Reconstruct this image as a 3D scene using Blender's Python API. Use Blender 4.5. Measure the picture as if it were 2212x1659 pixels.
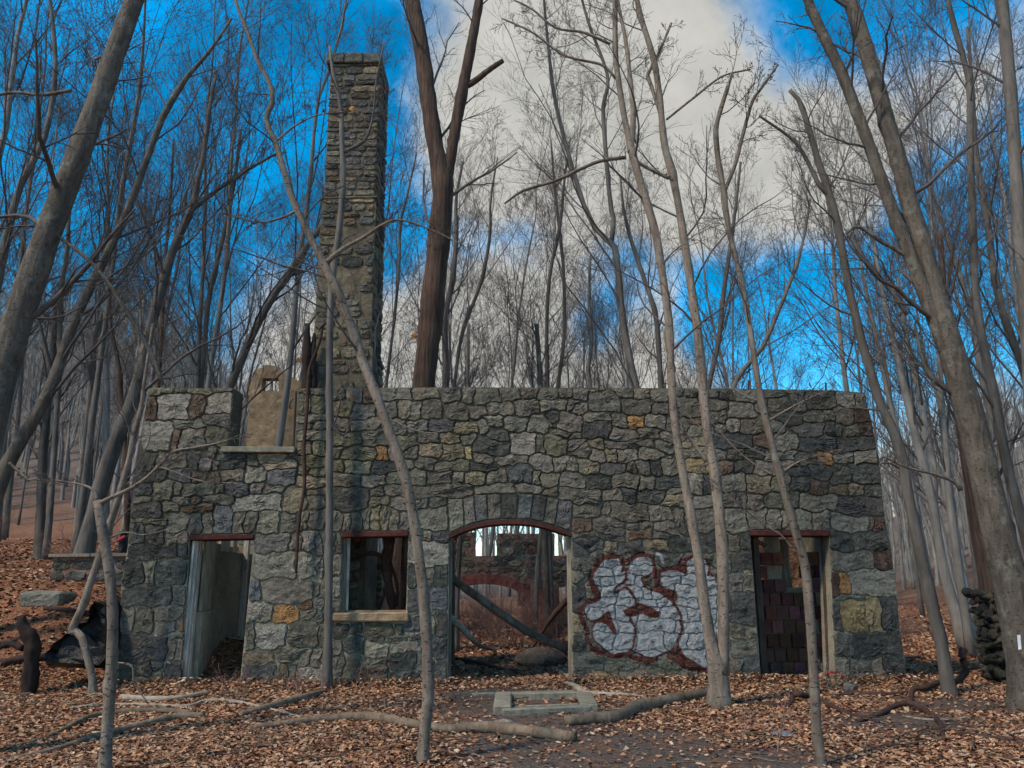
import bpy, math, random
import numpy as np
from mathutils import Vector, Matrix
from mathutils.geometry import tessellate_polygon

for o in list(bpy.data.objects):
    bpy.data.objects.remove(o)
sc = bpy.context.scene
COL = sc.collection
R = math.radians
rng = np.random.default_rng(7)
random.seed(7)

# ------------------------------------------------------------------ camera
FPX = 1671.0                      # focal length in units of a 2212 px wide picture
PITCH, ROLL, EYE = R(14.3), R(0.58), 1.6
_r0 = Vector((1, 0, 0)); _u0 = Vector((0, -math.sin(PITCH), math.cos(PITCH)))
FWD = Vector((0, math.cos(PITCH), math.sin(PITCH)))
RGT = _r0 * math.cos(ROLL) - _u0 * math.sin(ROLL)
UPV = _u0 * math.cos(ROLL) + _r0 * math.sin(ROLL)
cam = bpy.data.cameras.new('camera'); camo = bpy.data.objects.new('camera', cam); COL.objects.link(camo)
mw = Matrix((RGT, UPV, -FWD)).transposed().to_4x4(); mw.translation = (0, 0, EYE)
camo.matrix_world = mw
cam.sensor_width = 36.0; cam.lens = 36.0 * FPX / 2212.0
cam.clip_start = 0.1; cam.clip_end = 2000
sc.camera = camo

def ray(u, v):
    return FWD + RGT * ((u - 1106.0) / FPX) + UPV * ((829.5 - v) / FPX)
def P(u, v, y):                   # point seen at (u, v) that stands at distance y
    d = ray(u, v); t = y / d.y
    return Vector((d.x * t, y, EYE + d.z * t))
def scl(u, v, y):                 # metres per unit at that point
    return y / ray(u, v).y / FPX

# ------------------------------------------------------------------ sky, sun, exposure
SUN_EL, SUN_AZ = R(50), R(-128)   # azimuth measured from +Y towards +X: behind the camera, to the left
world = bpy.data.worlds.new('World'); sc.world = world; world.use_nodes = True
wn = world.node_tree; wn.nodes.clear()
def wnode(t, **kw):
    n = wn.nodes.new(t)
    for k, v in kw.items(): setattr(n, k, v)
    return n
def wlink(a, b): wn.links.new(a, b)
wo = wnode('ShaderNodeOutputWorld'); bg = wnode('ShaderNodeBackground'); wlink(bg.outputs[0], wo.inputs[0])
bg.inputs['Strength'].default_value = 0.13
sky = wnode('ShaderNodeTexSky', sky_type='NISHITA', sun_disc=False)
sky.sun_elevation = SUN_EL; sky.sun_rotation = SUN_AZ
sky.air_density = 1.0; sky.dust_density = 0.3; sky.ozone_density = 3.0; sky.altitude = 200
hs = wnode('ShaderNodeHueSaturation'); hs.inputs['Hue'].default_value = 0.484
hs.inputs['Saturation'].default_value = 1.5; hs.inputs['Value'].default_value = 1.62
wlink(sky.outputs[0], hs.inputs['Color'])
tcw = wnode('ShaderNodeTexCoord')
def wmath(op, a, b=None, clamp=False):
    n = wnode('ShaderNodeMath', operation=op, use_clamp=clamp)
    for i, x in enumerate((a, b)):
        if x is None: continue
        if isinstance(x, (int, float)): n.inputs[i].default_value = x
        else: wlink(x, n.inputs[i])
    return n.outputs[0]
nz = wnode('ShaderNodeTexNoise'); nz.inputs['Scale'].default_value = 3.6; nz.inputs['Detail'].default_value = 7
nz.inputs['Roughness'].default_value = 0.66; nz.inputs['Distortion'].default_value = 0.5
wlink(tcw.outputs['Generated'], nz.inputs['Vector'])
nz2 = wnode('ShaderNodeTexNoise'); nz2.inputs['Scale'].default_value = 11; nz2.inputs['Detail'].default_value = 5; nz2.inputs['Roughness'].default_value = 0.62
wlink(tcw.outputs['Generated'], nz2.inputs['Vector'])
field = wmath('ADD', wmath('MULTIPLY', nz.outputs['Fac'], 1.7), wmath('MULTIPLY', nz2.outputs['Fac'], 0.9))
for (u, v, ang, w) in [(1200, 80, 14, .6), (1450, 260, 14, .6), (1640, 420, 9, .5), (1250, 400, 11, .5), (1000, 300, 7, .45), (1950, 330, 8, .5),
                       (470, 700, 10, .75), (640, 790, 9, .6), (900, 770, 9, .6), (1230, 800, 10, .95), (1500, 810, 7, .6), (1050, 740, 8, .5), (1980, 1000, 9, .5),
                       (250, 250, 24, -1.0), (1190, 610, 8, -.9), (1400, 650, 6, -.6), (1800, -40, 10, -.7), (2140, 520, 9, -.7), (1650, 690, 8, -.7), (80, 720, 13, -.8), (1830, 760, 8, -.6)]:
    d = ray(u, v).normalized()
    vm = wnode('ShaderNodeVectorMath', operation='DOT_PRODUCT'); wlink(tcw.outputs['Generated'], vm.inputs[0]); vm.inputs[1].default_value = d
    mr = wnode('ShaderNodeMapRange', interpolation_type='SMOOTHSTEP'); wlink(vm.outputs['Value'], mr.inputs[0])
    mr.inputs[1].default_value = math.cos(R(ang * 1.15)); mr.inputs[2].default_value = 1.0
    field = wmath('ADD', field, wmath('MULTIPLY', mr.outputs[0], w))
cr = wnode('ShaderNodeMapRange', interpolation_type='SMOOTHSTEP'); wlink(field, cr.inputs[0])
cr.inputs[1].default_value = 1.08; cr.inputs[2].default_value = 1.9
vmul = wnode('ShaderNodeMapRange'); wlink(wmath('ADD', wmath('MULTIPLY', nz.outputs['Fac'], .6), wmath('MULTIPLY', nz2.outputs['Fac'], .4)), vmul.inputs[0])
for i_, v_ in enumerate((.36, .64, .5, 1.6)): vmul.inputs[i_ + 1].default_value = v_
vsc = wnode('ShaderNodeVectorMath', operation='SCALE'); wlink(hs.outputs[0], vsc.inputs[0]); wlink(vmul.outputs[0], vsc.inputs['Scale'])   # thin veils
cmix = wnode('ShaderNodeMix', data_type='RGBA'); wlink(cr.outputs[0], cmix.inputs[0]); wlink(vsc.outputs[0], cmix.inputs[6])
ccol = wnode('ShaderNodeMix', data_type='RGBA'); wlink(nz2.outputs['Fac'], ccol.inputs[0])
ccol.inputs[6].default_value = (2.5, 2.6, 2.5, 1); ccol.inputs[7].default_value = (5.6, 5.4, 5.0, 1)
wlink(ccol.outputs[2], cmix.inputs[7]); wlink(cmix.outputs[2], bg.inputs['Color'])

sl = bpy.data.lights.new('sun', 'SUN'); sun = bpy.data.objects.new('sun', sl); COL.objects.link(sun)
sl.energy = 3.7; sl.angle = R(6); sl.color = (1.0, 0.86, 0.69)
sd = Vector((math.sin(SUN_AZ) * math.cos(SUN_EL), math.cos(SUN_AZ) * math.cos(SUN_EL), math.sin(SUN_EL)))
sun.rotation_euler = sd.to_track_quat('Z', 'Y').to_euler()
sc.view_settings.view_transform = 'Standard'; sc.view_settings.look = 'None'
sc.view_settings.exposure = 0.12; sc.view_settings.gamma = 1.0; sc.view_settings.use_curve_mapping = False

world.cycles.sampling_method = 'NONE'   # an even sky needs no light sampling of its own
sc.cycles.use_adaptive_sampling = True; sc.cycles.adaptive_threshold = 0.05; sc.cycles.adaptive_min_samples = 16
sc.cycles.max_bounces = 3; sc.cycles.diffuse_bounces = 2; sc.cycles.glossy_bounces = 1; sc.cycles.transmission_bounces = 1

# ------------------------------------------------------------------ materials
class Mt:
    def __init__(s, name, rough=0.9, spec=0.2):
        s.m = bpy.data.materials.new(name); s.m.use_nodes = True; s.t = s.m.node_tree
        s.b = s.t.nodes['Principled BSDF']; s.b.inputs['Roughness'].default_value = rough
        s.b.inputs['Specular IOR Level'].default_value = spec
        s.tc = s.t.nodes.new('ShaderNodeTexCoord').outputs['Object']
    def set(s, n, i, v):
        if hasattr(v, 'is_output'): s.t.links.new(v, n.inputs[i])
        else: n.inputs[i].default_value = v
    def node(s, t, ins=(), **kw):
        n = s.t.nodes.new(t)
        for k, v in kw.items(): setattr(n, k, v)
        for k, v in (ins.items() if isinstance(ins, dict) else enumerate(ins)): s.set(n, k, v)
        return n
    def math(s, op, a, b=0.0, clamp=False): return s.node('ShaderNodeMath', (a, b), operation=op, use_clamp=clamp).outputs[0]
    def map(s, scale): return s.node('ShaderNodeMapping', {'Vector': s.tc, 'Scale': scale}).outputs[0]
    def noise(s, scale, detail=5, rough=.6, vec=None, dist=0.0):
        return s.node('ShaderNodeTexNoise', {'Vector': vec or s.tc, 'Scale': scale, 'Detail': detail, 'Roughness': rough, 'Distortion': dist}).outputs['Fac']
    def voro(s, scale, out='Distance', vec=None, feature='F1'):
        return s.node('ShaderNodeTexVoronoi', {'Vector': vec or s.tc, 'Scale': scale}, feature=feature).outputs[out]
    def rng(s, x, a, b, c, d): return s.node('ShaderNodeMapRange', (x, a, b, c, d)).outputs[0]
    def ramp(s, x, stops):
        n = s.node('ShaderNodeValToRGB', (x,)); e = n.color_ramp.elements
        while len(e) < len(stops): e.new(0.5)
        for k, (p, c) in enumerate(stops): e[k].position = p; e[k].color = (*c, 1)
        return n.outputs[0]
    def mix(s, f, a, b, blend='MIX'):
        n = s.node('ShaderNodeMix', data_type='RGBA', blend_type=blend)
        s.set(n, 0, f)
        for i, c in ((6, a), (7, b)): s.set(n, i, c if hasattr(c, 'is_output') else (*c, 1))
        return n.outputs[2]
    def scale(s, col, f): return s.node('ShaderNodeVectorMath', {0: col, 'Scale': f}, operation='SCALE').outputs[0]
    def attr(s, name, out='Color'): return s.node('ShaderNodeAttribute', attribute_name=name).outputs[out]
    def rand(s): return s.node('ShaderNodeObjectInfo').outputs['Random']
    def color(s, c): s.set(s.b, 'Base Color', c if hasattr(c, 'is_output') else (*c, 1))
    def bump(s, h, strength=.5, dist=.02):
        s.set(s.b, 'Normal', s.node('ShaderNodeBump', {'Height': h, 'Strength': strength, 'Distance': dist}).outputs[0])

def m_stone():
    m = Mt('rubble_stone', .92, .15)
    blot = m.rng(m.noise(2.6, 6, .62), .3, .72, .72, 1.3)
    grain = m.rng(m.noise(24, 7, .8), .3, .7, .42, 1.6)
    lay = m.rng(m.noise(5, 5, .6, m.map((1, 1, 3.4)), .5), .3, .7, .68, 1.3)
    c = m.scale(m.attr('tint'), m.math('MULTIPLY', m.math('MULTIPLY', blot, grain), lay))
    lich = m.rng(m.noise(7, 8, .7), .56, .68, 0, .5)
    c = m.mix(lich, c, (.225, .215, .175))
    rust = m.rng(m.noise(4.3, 5, .6, m.map((1.3, 1, .8))), .62, .75, 0, .45)
    c = m.mix(rust, c, (.15, .095, .05))
    stain = m.rng(m.noise(2.3, 4, .6, m.map((2.4, 1, .35))), .55, .72, 0, .4)
    c = m.mix(stain, c, (.035, .036, .036))
    moss = m.rng(m.noise(1.1, 6, .65), .56, .72, 0, .4)
    c = m.mix(moss, c, (.085, .085, .035))
    wear = m.math('MULTIPLY', m.rng(m.noise(26, 6, .75), .32, .46, .45, 1), m.rng(m.noise(5, 4, .6), .3, .5, .75, 1))
    red = m.attr('paintred', 'Fac')
    pc = m.mix(red, m.mix(m.noise(9, 4, .6), (.19, .20, .205), (.42, .43, .43)), m.mix(m.noise(12, 4), (.055, .018, .014), (.105, .032, .025)))
    c = m.mix(m.math('MULTIPLY', m.attr('paintmask', 'Fac'), wear, True), c, pc)
    m.color(c)
    hgt = m.math('ADD', m.math('MULTIPLY', m.noise(13, 6, .65), 1.0), m.math('MULTIPLY', m.voro(9), .5))
    m.bump(hgt, 1.0, .05)
    return m.m
def m_mortar():
    m = Mt('lime_mortar', .95, .1)
    c = m.mix(m.rng(m.noise(1.3, 5, .6), .35, .7, 0, 1), (.15, .135, .10), (.28, .24, .165))
    c = m.scale(c, m.rng(m.noise(26, 6, .7), .25, .75, .55, 1.4))
    c = m.mix(m.rng(m.noise(2.6, 5, .7), .55, .7, 0, .7), c, (.06, .055, .045))
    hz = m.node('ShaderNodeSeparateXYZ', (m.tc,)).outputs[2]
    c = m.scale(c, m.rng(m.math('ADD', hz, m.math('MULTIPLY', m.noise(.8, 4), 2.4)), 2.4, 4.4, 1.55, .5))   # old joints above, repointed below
    red = m.attr('paintred', 'Fac')
    pc = m.mix(red, (.26, .265, .265), (.065, .02, .016))
    c = m.mix(m.math('MULTIPLY', m.attr('paintmask', 'Fac'), .85), c, pc)
    m.color(c); m.bump(m.noise(30, 6, .7), .8, .03)
    return m.m
def m_rubble():
    m = Mt('reddish_rubble_fill', .95, .1)
    c = m.mix(m.rng(m.noise(3.5, 6, .7), .35, .65, 0, 1), (.08, .046, .036), (.28, .175, .13))
    c = m.scale(c, m.rng(m.noise(14, 6, .75), .3, .7, .5, 1.5)); m.color(c); m.bump(m.noise(9, 6, .7), 1, .06)
    return m.m
def m_bark(name, a, b, furrow=9.0, stretch=.12, bump=.6, spots=0.0, dist=.02):
    m = Mt(name, .9, .15)
    v = m.map((1, 1, stretch))
    n = m.noise(furrow, 6, .65, v, .6)
    c = m.mix(m.rng(n, .3, .7, 0, 1), a, b)
    c = m.scale(c, m.rng(m.noise(1.4, 4), .3, .7, .75, 1.25))
    c = m.scale(c, m.rng(m.rand(), 0, 1, .8, 1.2))
    h = n
    if spots:
        sp = m.rng(m.noise(26, 3, .5, m.map((1, 1, 2.2))), .62, .70, 0, spots)
        c = m.mix(sp, c, (.03, .025, .02))
        band = m.rng(m.noise(7, 3, .5, m.map((.3, .3, 2.5))), .6, .72, 0, .35)
        c = m.mix(band, c, (.06, .05, .04))
        lich = m.rng(m.noise(3.1, 5, .7), .55, .66, 0, .4)
        c = m.mix(lich, c, (.30, .29, .24))
        h = m.math('ADD', n, sp)
    m.color(c); m.bump(h, bump, dist)
    return m.m
def m_simple(name, a, b, sc_=8, rough=.9, bump=.5, spec=.2, stretch=(1, 1, 1), dist=.01, rnd=0.0):
    m = Mt(name, rough, spec)
    n = m.noise(sc_, 6, .65, m.map(stretch))
    c = m.mix(m.rng(n, .3, .7, 0, 1), a, b)
    c = m.scale(c, m.rng(m.noise(sc_ * .17, 4), .3, .7, .7, 1.25))
    if rnd: c = m.scale(c, m.rng(m.rand(), 0, 1, 1 - rnd, 1 + rnd))
    m.color(c); m.bump(n, bump, dist)
    return m.m
def m_tinted(name, sc_=30, rough=.85, bump=.3):
    m = Mt(name, rough, .15)
    c = m.scale(m.attr('tint'), m.rng(m.noise(sc_, 4), .3, .7, .7, 1.3))
    m.color(c); m.bump(m.noise(sc_, 4), bump, .01)
    return m.m
def m_ground():
    m = Mt('forest_floor', .95, .1)
    cell = m.voro(17, 'Color', m.node('ShaderNodeMapping', {'Vector': m.node('ShaderNodeVectorMath', {0: m.tc, 1: m.node('ShaderNodeTexNoise', {'Vector': m.tc, 'Scale': 9.0}).outputs['Color']}, operation='ADD').outputs[0]}).outputs[0])
    sep = m.node('ShaderNodeSeparateColor', (cell,)).outputs[0]
    leaf = m.ramp(sep, [(0, (.045, .018, .012)), (.3, (.14, .052, .028)), (.6, (.23, .10, .052)), (.85, (.34, .19, .105)), (1, (.17, .05, .03))])
    leaf = m.scale(leaf, m.rng(m.noise(40, 4), .3, .7, .6, 1.3))
    leaf = m.scale(leaf, m.rng(m.noise(.5, 4), .3, .7, .7, 1.2))
    soil = m.mix(m.noise(14, 6, .7), (.04, .034, .031), (.115, .096, .084))
    soil = m.mix(m.rng(m.voro(30, 'Color'), .8, .9, 0, .5), soil, (.2, .17, .14))
    c = m.mix(m.math('MULTIPLY', m.attr('soil', 'Fac'), m.rng(m.noise(3, 5), .3, .55, .35, 1)), leaf, soil)
    yy_ = m.node('ShaderNodeSeparateXYZ', (m.tc,)).outputs[1]
    c = m.mix(m.rng(m.math('ADD', yy_, m.math('MULTIPLY', m.noise(.15, 4), 20)), 52, 80, 0, .85), c, m.mix(m.noise(.9, 5, .7), (.085, .075, .065), (.19, .17, .15)))   # bleached litter and brush up the hills
    m.color(c)
    m.bump(m.math('ADD', m.voro(17), m.noise(20, 5)), .7, .03)
    return m.m

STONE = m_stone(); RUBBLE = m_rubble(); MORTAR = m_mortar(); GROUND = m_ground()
BARK_PALE = m_bark('smooth_tan_bark', (.10, .077, .06), (.265, .212, .166), 11, .22, .8, .95, .03)
BARK_GREY = m_bark('smooth_grey_bark', (.06, .05, .04), (.155, .13, .105), 12, .25, .8, .7, .04)
BARK_BROWN = m_bark('furrowed_brown_bark', (.03, .02, .016), (.125, .08, .06), 16, .07, 1.0, 0, .05)
BARK_DARK = m_bark('dull_grey_bark', (.065, .057, .05), (.16, .142, .125), 10, .15, .5)
BARK_FAR = m_bark('haze_paled_grey_bark', (.14, .13, .12), (.27, .255, .235), 10, .15, .3)  # lightened bark: distance haze is put into its colour
TWIG = m_simple('twig_bark', (.065, .055, .055), (.13, .112, .10), 8, bump=0, rnd=.2)
LOG = m_bark('weathered_log', (.085, .06, .042), (.25, .185, .13), 11, .3, .9, 0, .03)
DEADPALE = m_simple('bleached_dead_wood', (.20, .165, .125), (.38, .32, .25), 14, stretch=(1, 1, 1))
DEADDARK = m_simple('wet_dark_root', (.028, .017, .014), (.085, .045, .035), 14)
LEAF = m_tinted('dry_leaf', 60)
PARGE = m_simple('tan_parging', (.065, .055, .038), (.18, .145, .097), 5, bump=1, dist=.05)
DARKWOOD = m_simple('dark_rotten_wood', (.03, .02, .015), (.11, .075, .055), 9, stretch=(4, 4, .4))
CONC = m_simple('mossy_concrete', (.12, .11, .078), (.27, .25, .195), 12, dist=.02)
RUST = m_simple('rusted_steel', (.035, .014, .012), (.10, .032, .026), 14)
PAINTW = m_simple('peeling_white_paint', (.28, .25, .21), (.66, .62, .55), 10, stretch=(3, 3, .5))
PLASTER = m_simple('stained_plaster', (.22, .21, .15), (.52, .48, .37), 5, stretch=(2, 2, .7), dist=.02)
BOARD = m_simple('grey_board', (.12, .10, .078), (.32, .28, .22), 9, stretch=(4, 4, .4), rnd=.25)
TILE = m_tinted('terracotta_tile', 9, .9, .8)
BRICK = m_tinted('old_red_brick', 20)
BLACKP = m_simple('black_plastic', (.0025, .0025, .003), (.008, .008, .009), 5, rough=.45, spec=.3, bump=1, dist=.05)
CHAR = m_simple('charred_wood', (.012, .009, .008), (.045, .028, .022), 12, stretch=(1, 1, .3), dist=.03)
STUCCO = m_simple('tan_stucco', (.16, .11, .065), (.40, .29, .18), 3.5, bump=1, dist=.08)
METAL = m_simple('dark_metal', (.02, .02, .022), (.05, .045, .04), 20)
REDM = m_simple('red_ribbon', (.35, .02, .035), (.45, .03, .05), 20)
BLAZE = m_simple('white_blaze_paint', (.6, .6, .62), (.8, .8, .82), 20)
BERRY = m_simple('red_berry', (.45, .02, .03), (.6, .03, .04), 20, rough=.4)

# ------------------------------------------------------------------ mesh helpers
def link(name, me, mat=None, parent=None):
    o = bpy.data.objects.new(name, me); COL.objects.link(o)
    if mat is not None and me is not None: me.materials.append(mat)
    if parent is not None:
        o.parent = parent
        if parent.parent is None: o.matrix_parent_inverse = Matrix.Translation(-parent.location)
    return o
def tag(o, label=None, cat=None, group=None, kind=None):
    if label: o['label'] = label
    if cat: o['category'] = cat
    if group: o['group'] = group
    if kind: o['kind'] = kind
    return o
def thing(name, label, cat, loc, group=None):
    o = bpy.data.objects.new(name, None); COL.objects.link(o); o.location = loc; o.empty_display_size = .2
    return tag(o, label, cat, group, 'thing')
def fast_mesh(name, V, F, smooth=True, attrs=None):
    """V (n,3) array, F (m,k) array of k-gons"""
    V = np.asarray(V, np.float32); F = np.asarray(F, np.int32)
    me = bpy.data.meshes.new(name); m, k = F.shape
    me.vertices.add(len(V)); me.vertices.foreach_set('co', V.ravel())
    me.loops.add(m * k); me.loops.foreach_set('vertex_index', F.ravel())
    me.polygons.add(m); me.polygons.foreach_set('loop_start', np.arange(0, m * k, k, dtype=np.int32))
    me.update(calc_edges=True)
    me.polygons.foreach_set('use_smooth', np.full(m, smooth))
    for n, (typ, data) in (attrs or {}).items():
        a = me.attributes.new(n, typ, 'POINT')
        a.data.foreach_set('color' if typ == 'FLOAT_COLOR' else 'value', np.asarray(data, np.float32).ravel())
    return me
def poly_mesh(name, V, F, smooth=False, attrs=None):
    me = bpy.data.meshes.new(name); me.from_pydata([tuple(v) for v in V], [], F); me.update()
    if smooth: me.polygons.foreach_set('use_smooth', [True] * len(me.polygons))
    for n, (typ, data) in (attrs or {}).items():
        a = me.attributes.new(n, typ, 'POINT')
        a.data.foreach_set('color' if typ == 'FLOAT_COLOR' else 'value', np.asarray(data, np.float32).ravel())
    return me
def tubes(PT, RD, k=3):
    """PT (T,n,3) centre lines, RD (T,n) radii -> quads"""
    PT = np.asarray(PT, float); T, n, _ = PT.shape
    tg = np.gradient(PT, axis=1); tg /= np.linalg.norm(tg, axis=2, keepdims=True) + 1e-9
    main = PT[:, -1] - PT[:, 0]; main /= np.linalg.norm(main, axis=1, keepdims=True) + 1e-9
    ref = np.where(np.abs(main[:, 2:3]) > .8, np.array([[1., 0, 0]]), np.array([[0, 0, 1.]]))[:, None, :]
    a = np.cross(tg, ref); a /= np.linalg.norm(a, axis=2, keepdims=True) + 1e-9
    b = np.cross(tg, a)
    th = np.arange(k) * 2 * math.pi / k
    V = PT[:, :, None, :] + RD[:, :, None, None] * (a[:, :, None, :] * np.cos(th)[None, None, :, None] + b[:, :, None, :] * np.sin(th)[None, None, :, None])
    idx = np.arange(T * n * k).reshape(T, n, k)
    i0 = idx[:, :-1, :]; i1 = idx[:, 1:, :]
    F = np.stack([i0, np.roll(i0, -1, 2), np.roll(i1, -1, 2), i1], -1).reshape(-1, 4)
    return V.reshape(-1, 3), F
def join(parts):
    Vs, Fs, off = [], [], 0
    for V, F in parts:
        Vs.append(V); Fs.append(F + off); off += len(V)
    return np.concatenate(Vs), np.concatenate(Fs)
def smooth_path(pts, n):
    """Catmull-Rom through points (m,d), n samples by arc length"""
    p = np.asarray(pts, float)
    if len(p) == 2: p = np.array([p[0], p[0] * .5 + p[1] * .5, p[1]])
    q = np.vstack([2 * p[0] - p[1], p, 2 * p[-1] - p[-2]])
    out = []
    for i in range(1, len(q) - 2):
        t = np.linspace(0, 1, 12, endpoint=False)[:, None]
        a, b, c, d = q[i - 1], q[i], q[i + 1], q[i + 2]
        out.append(.5 * (2 * b + (c - a) * t + (2 * a - 5 * b + 4 * c - d) * t ** 2 + (3 * b - a - 3 * c + d) * t ** 3))
    out = np.vstack(out + [p[-1:]])
    s = np.r_[0, np.cumsum(np.linalg.norm(np.diff(out[:, :3], axis=0), axis=1))]
    si = np.linspace(0, s[-1], n)
    return np.stack([np.interp(si, s, out[:, j]) for j in range(p.shape[1])], 1)
def limb(pts, radii, n=20, k=9, knob=.06, r=None, caps=True, knots=0):
    r = r or rng
    q = smooth_path(np.column_stack([np.asarray(pts, float), radii]), n)
    V, F = tubes(q[None, :, :3], q[None, :, 3] * (1 + r.normal(0, knob, n))[None], k)
    if knob: 
        V = V.reshape(n, k, 3); c = q[:, None, :3]
        f = 1 + r.normal(0, knob * .8, (n, k, 1))
        for _ in range(knots):         # scars and branch collars
            i_, j_ = int(r.integers(2, n - 2)), int(r.integers(k)); f[i_, j_] *= r.uniform(1.2, 1.45); f[i_, (j_ + 1) % k] *= 1.1; f[i_ + 1, j_] *= .93
        V = c + (V - c) * f; V = V.reshape(-1, 3)
    if caps:
        nv = len(V)
        V = np.vstack([V, q[:1, :3], q[-1:, :3]])
        i = np.arange(k); j = np.roll(i, -1)
        F = np.vstack([F, np.stack([j, i, np.full(k, nv), np.full(k, nv)], 1), np.stack([i + (n - 1) * k, j + (n - 1) * k, np.full(k, nv + 1), np.full(k, nv + 1)], 1)])
    return V, F, q
def clean_quads(V, F):            # lists, dropping doubled corners of cap triangles
    return [list(dict.fromkeys(f)) for f in F.tolist()]
def limb_obj(name, pts, radii, mat, parent=None, n=20, k=9, knob=.06):
    V, F, q = limb(pts, radii, n, k, knob)
    return link(name, poly_mesh(name, V, clean_quads(V, F), True), mat, parent)
BOXF = [(0, 1, 2, 3), (7, 6, 5, 4), (0, 4, 5, 1), (1, 5, 6, 2), (2, 6, 7, 3), (3, 7, 4, 0)]
def box(c0, c1, jit=0.0):
    (x0, y0, z0), (x1, y1, z1) = c0, c1
    v = np.array([(x0, y0, z0), (x1, y0, z0), (x1, y0, z1), (x0, y0, z1), (x0, y1, z0), (x1, y1, z0), (x1, y1, z1), (x0, y1, z1)], float)
    if jit: v += rng.normal(0, jit, v.shape)
    return v, [list(f) for f in BOXF]
def prism(poly, y0, y1, holes=()):
    """polygon in (x,z) given y0 front, y1 back, with holes"""
    loops = [list(poly)] + [list(h) for h in holes]
    flat = [p for l in loops for p in l]; n = len(flat)
    tris = tessellate_polygon([[Vector((p[0], p[1], 0)) for p in l] for l in loops])
    V = [(p[0], y0, p[1]) for p in flat] + [(p[0], y1, p[1]) for p in flat]
    F = [list(t) for t in tris] + [[i + n for i in reversed(t)] for t in tris]
    s = 0
    for l in loops:
        for i in range(len(l)):
            a, b = s + i, s + (i + 1) % len(l); F.append([a, b, b + n, a + n])
        s += len(l)
    return V, F
import bmesh
def fix_normals(me):
    bm = bmesh.new(); bm.from_mesh(me); bmesh.ops.recalc_face_normals(bm, faces=bm.faces); bm.to_mesh(me); bm.free(); return me
def bevel_mesh(me, w=.008):
    bm = bmesh.new(); bm.from_mesh(me); bmesh.ops.recalc_face_normals(bm, faces=bm.faces)
    bmesh.ops.bevel(bm, geom=list(bm.edges), offset=w, segments=1, affect='EDGES'); bm.to_mesh(me); bm.free(); return me
def beam_obj(name, p0, p1, w, d, mat, parent, xdir=(1, 0, 0)):
    p0, p1 = Vector(p0), Vector(p1); t = (p1 - p0).normalized(); a = Vector(xdir); a = (a - t * a.dot(t)).normalized(); b = t.cross(a)
    V = [p + a * (w / 2 * sx) + b * (d / 2 * sy) for p in (p0, p1) for sx, sy in ((-1, -1), (1, -1), (1, 1), (-1, 1))]
    F = [(0, 1, 2, 3), (7, 6, 5, 4), (0, 4, 5, 1), (1, 5, 6, 2), (2, 6, 7, 3), (3, 7, 4, 0)]
    return link(name, bevel_mesh(poly_mesh(name, V, F), min(w, d) * .08), mat, parent)
def rock_mesh(name, c, size, seed=0, sub=2, flat=.0):
    bm = bmesh.new(); bmesh.ops.create_icosphere(bm, subdivisions=sub, radius=1.0)
    r = np.random.default_rng(seed); ax = r.normal(size=(9, 3)); ax /= np.linalg.norm(ax, axis=1, keepdims=True); lim = r.uniform(.62, .9, 9)
    for v in bm.verts:
        p = np.array(v.co)
        for a, l in zip(ax, lim):
            dd = p @ a
            if dd > l: p = p - a * (dd - l) * .85
        v.co = Vector(p * np.array(size)) + Vector(c)
    me = bpy.data.meshes.new(name); bm.to_mesh(me); bm.free()
    return me
def tinted(me, col):
    a = me.attributes.new('tint', 'FLOAT_COLOR', 'POINT'); a.data.foreach_set('color', np.tile(np.array([*col, 1], np.float32), len(me.vertices))); return me

# ------------------------------------------------------------------ ground
def sstep(x): x = np.clip(x, 0, 1); return x * x * (3 - 2 * x)
_ns = [(rng.uniform(.15, .9), rng.uniform(.15, .9), rng.uniform(0, 6.3), rng.uniform(0, 6.3)) for _ in range(10)]
def hgt(x, y):
    x = np.asarray(x, float); y = np.asarray(y, float)
    z = sum(np.sin(x * a + p) * np.cos(y * b + q) for a, b, p, q in _ns) * .012
    z = z + 1.7 * sstep((y - 12.4) / 5) * sstep((-x - 6.4) / 2.4) + 1.6 * sstep((y - 16) / 14) * sstep((-x - 6.6) / 7)
    z = z + .6 * np.exp(-((x + 5.3) / .8) ** 2 - ((y - 15.4) / 1.0) ** 2)
    az = x / np.maximum(y, 4)
    far = sstep((y - 34) / 130)
    z = z + far * (44 * sstep((-az - .22) / .3) + 22 * sstep((az - .38) / .25) + 4.0)
    return z
def g(x, y): return float(hgt(x, y))
def G(u, v):                      # ground point seen at (u, v)
    d = ray(u, v); y = 3.0; lo = None
    while y < 70:
        p = P(u, v, y)
        if p.z <= g(p.x, p.y): break
        y += .15
    lo, hi = y - .15, y
    for _ in range(8):
        m_ = (lo + hi) / 2; p = P(u, v, m_)
        if p.z <= g(p.x, p.y): hi = m_
        else: lo = m_
    return P(u, v, hi)
PATH = [G(u, v) for u, v in ((1060, 1500), (1110, 1530), (1140, 1570), (1200, 1620), (1330, 1650), (1420, 1690))]
def soilmask(x, y):
    m = np.zeros_like(x)
    for p, r_ in zip(PATH + [G(1400, 1600), G(1250, 1640), Vector((5.6, 10.7, 0)), G(1950, 1560), G(1650, 1640)], (1.0, 1.1, 1.0, 1.1, 1.3, 1.5, .8, 1.0, .7, .8, .7)):
        m = np.maximum(m, np.exp(-(((x - p.x) / (r_ * 1.25)) ** 2 + ((y - p.y) / r_) ** 2)))
    return np.clip(m * 1.35, 0, 1)
gx = np.r_[np.linspace(-400, -60, 22), np.linspace(-55, -14, 42), np.linspace(-13.7, 13.7, 110), np.linspace(14, 55, 42), np.linspace(60, 400, 22)]
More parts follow.
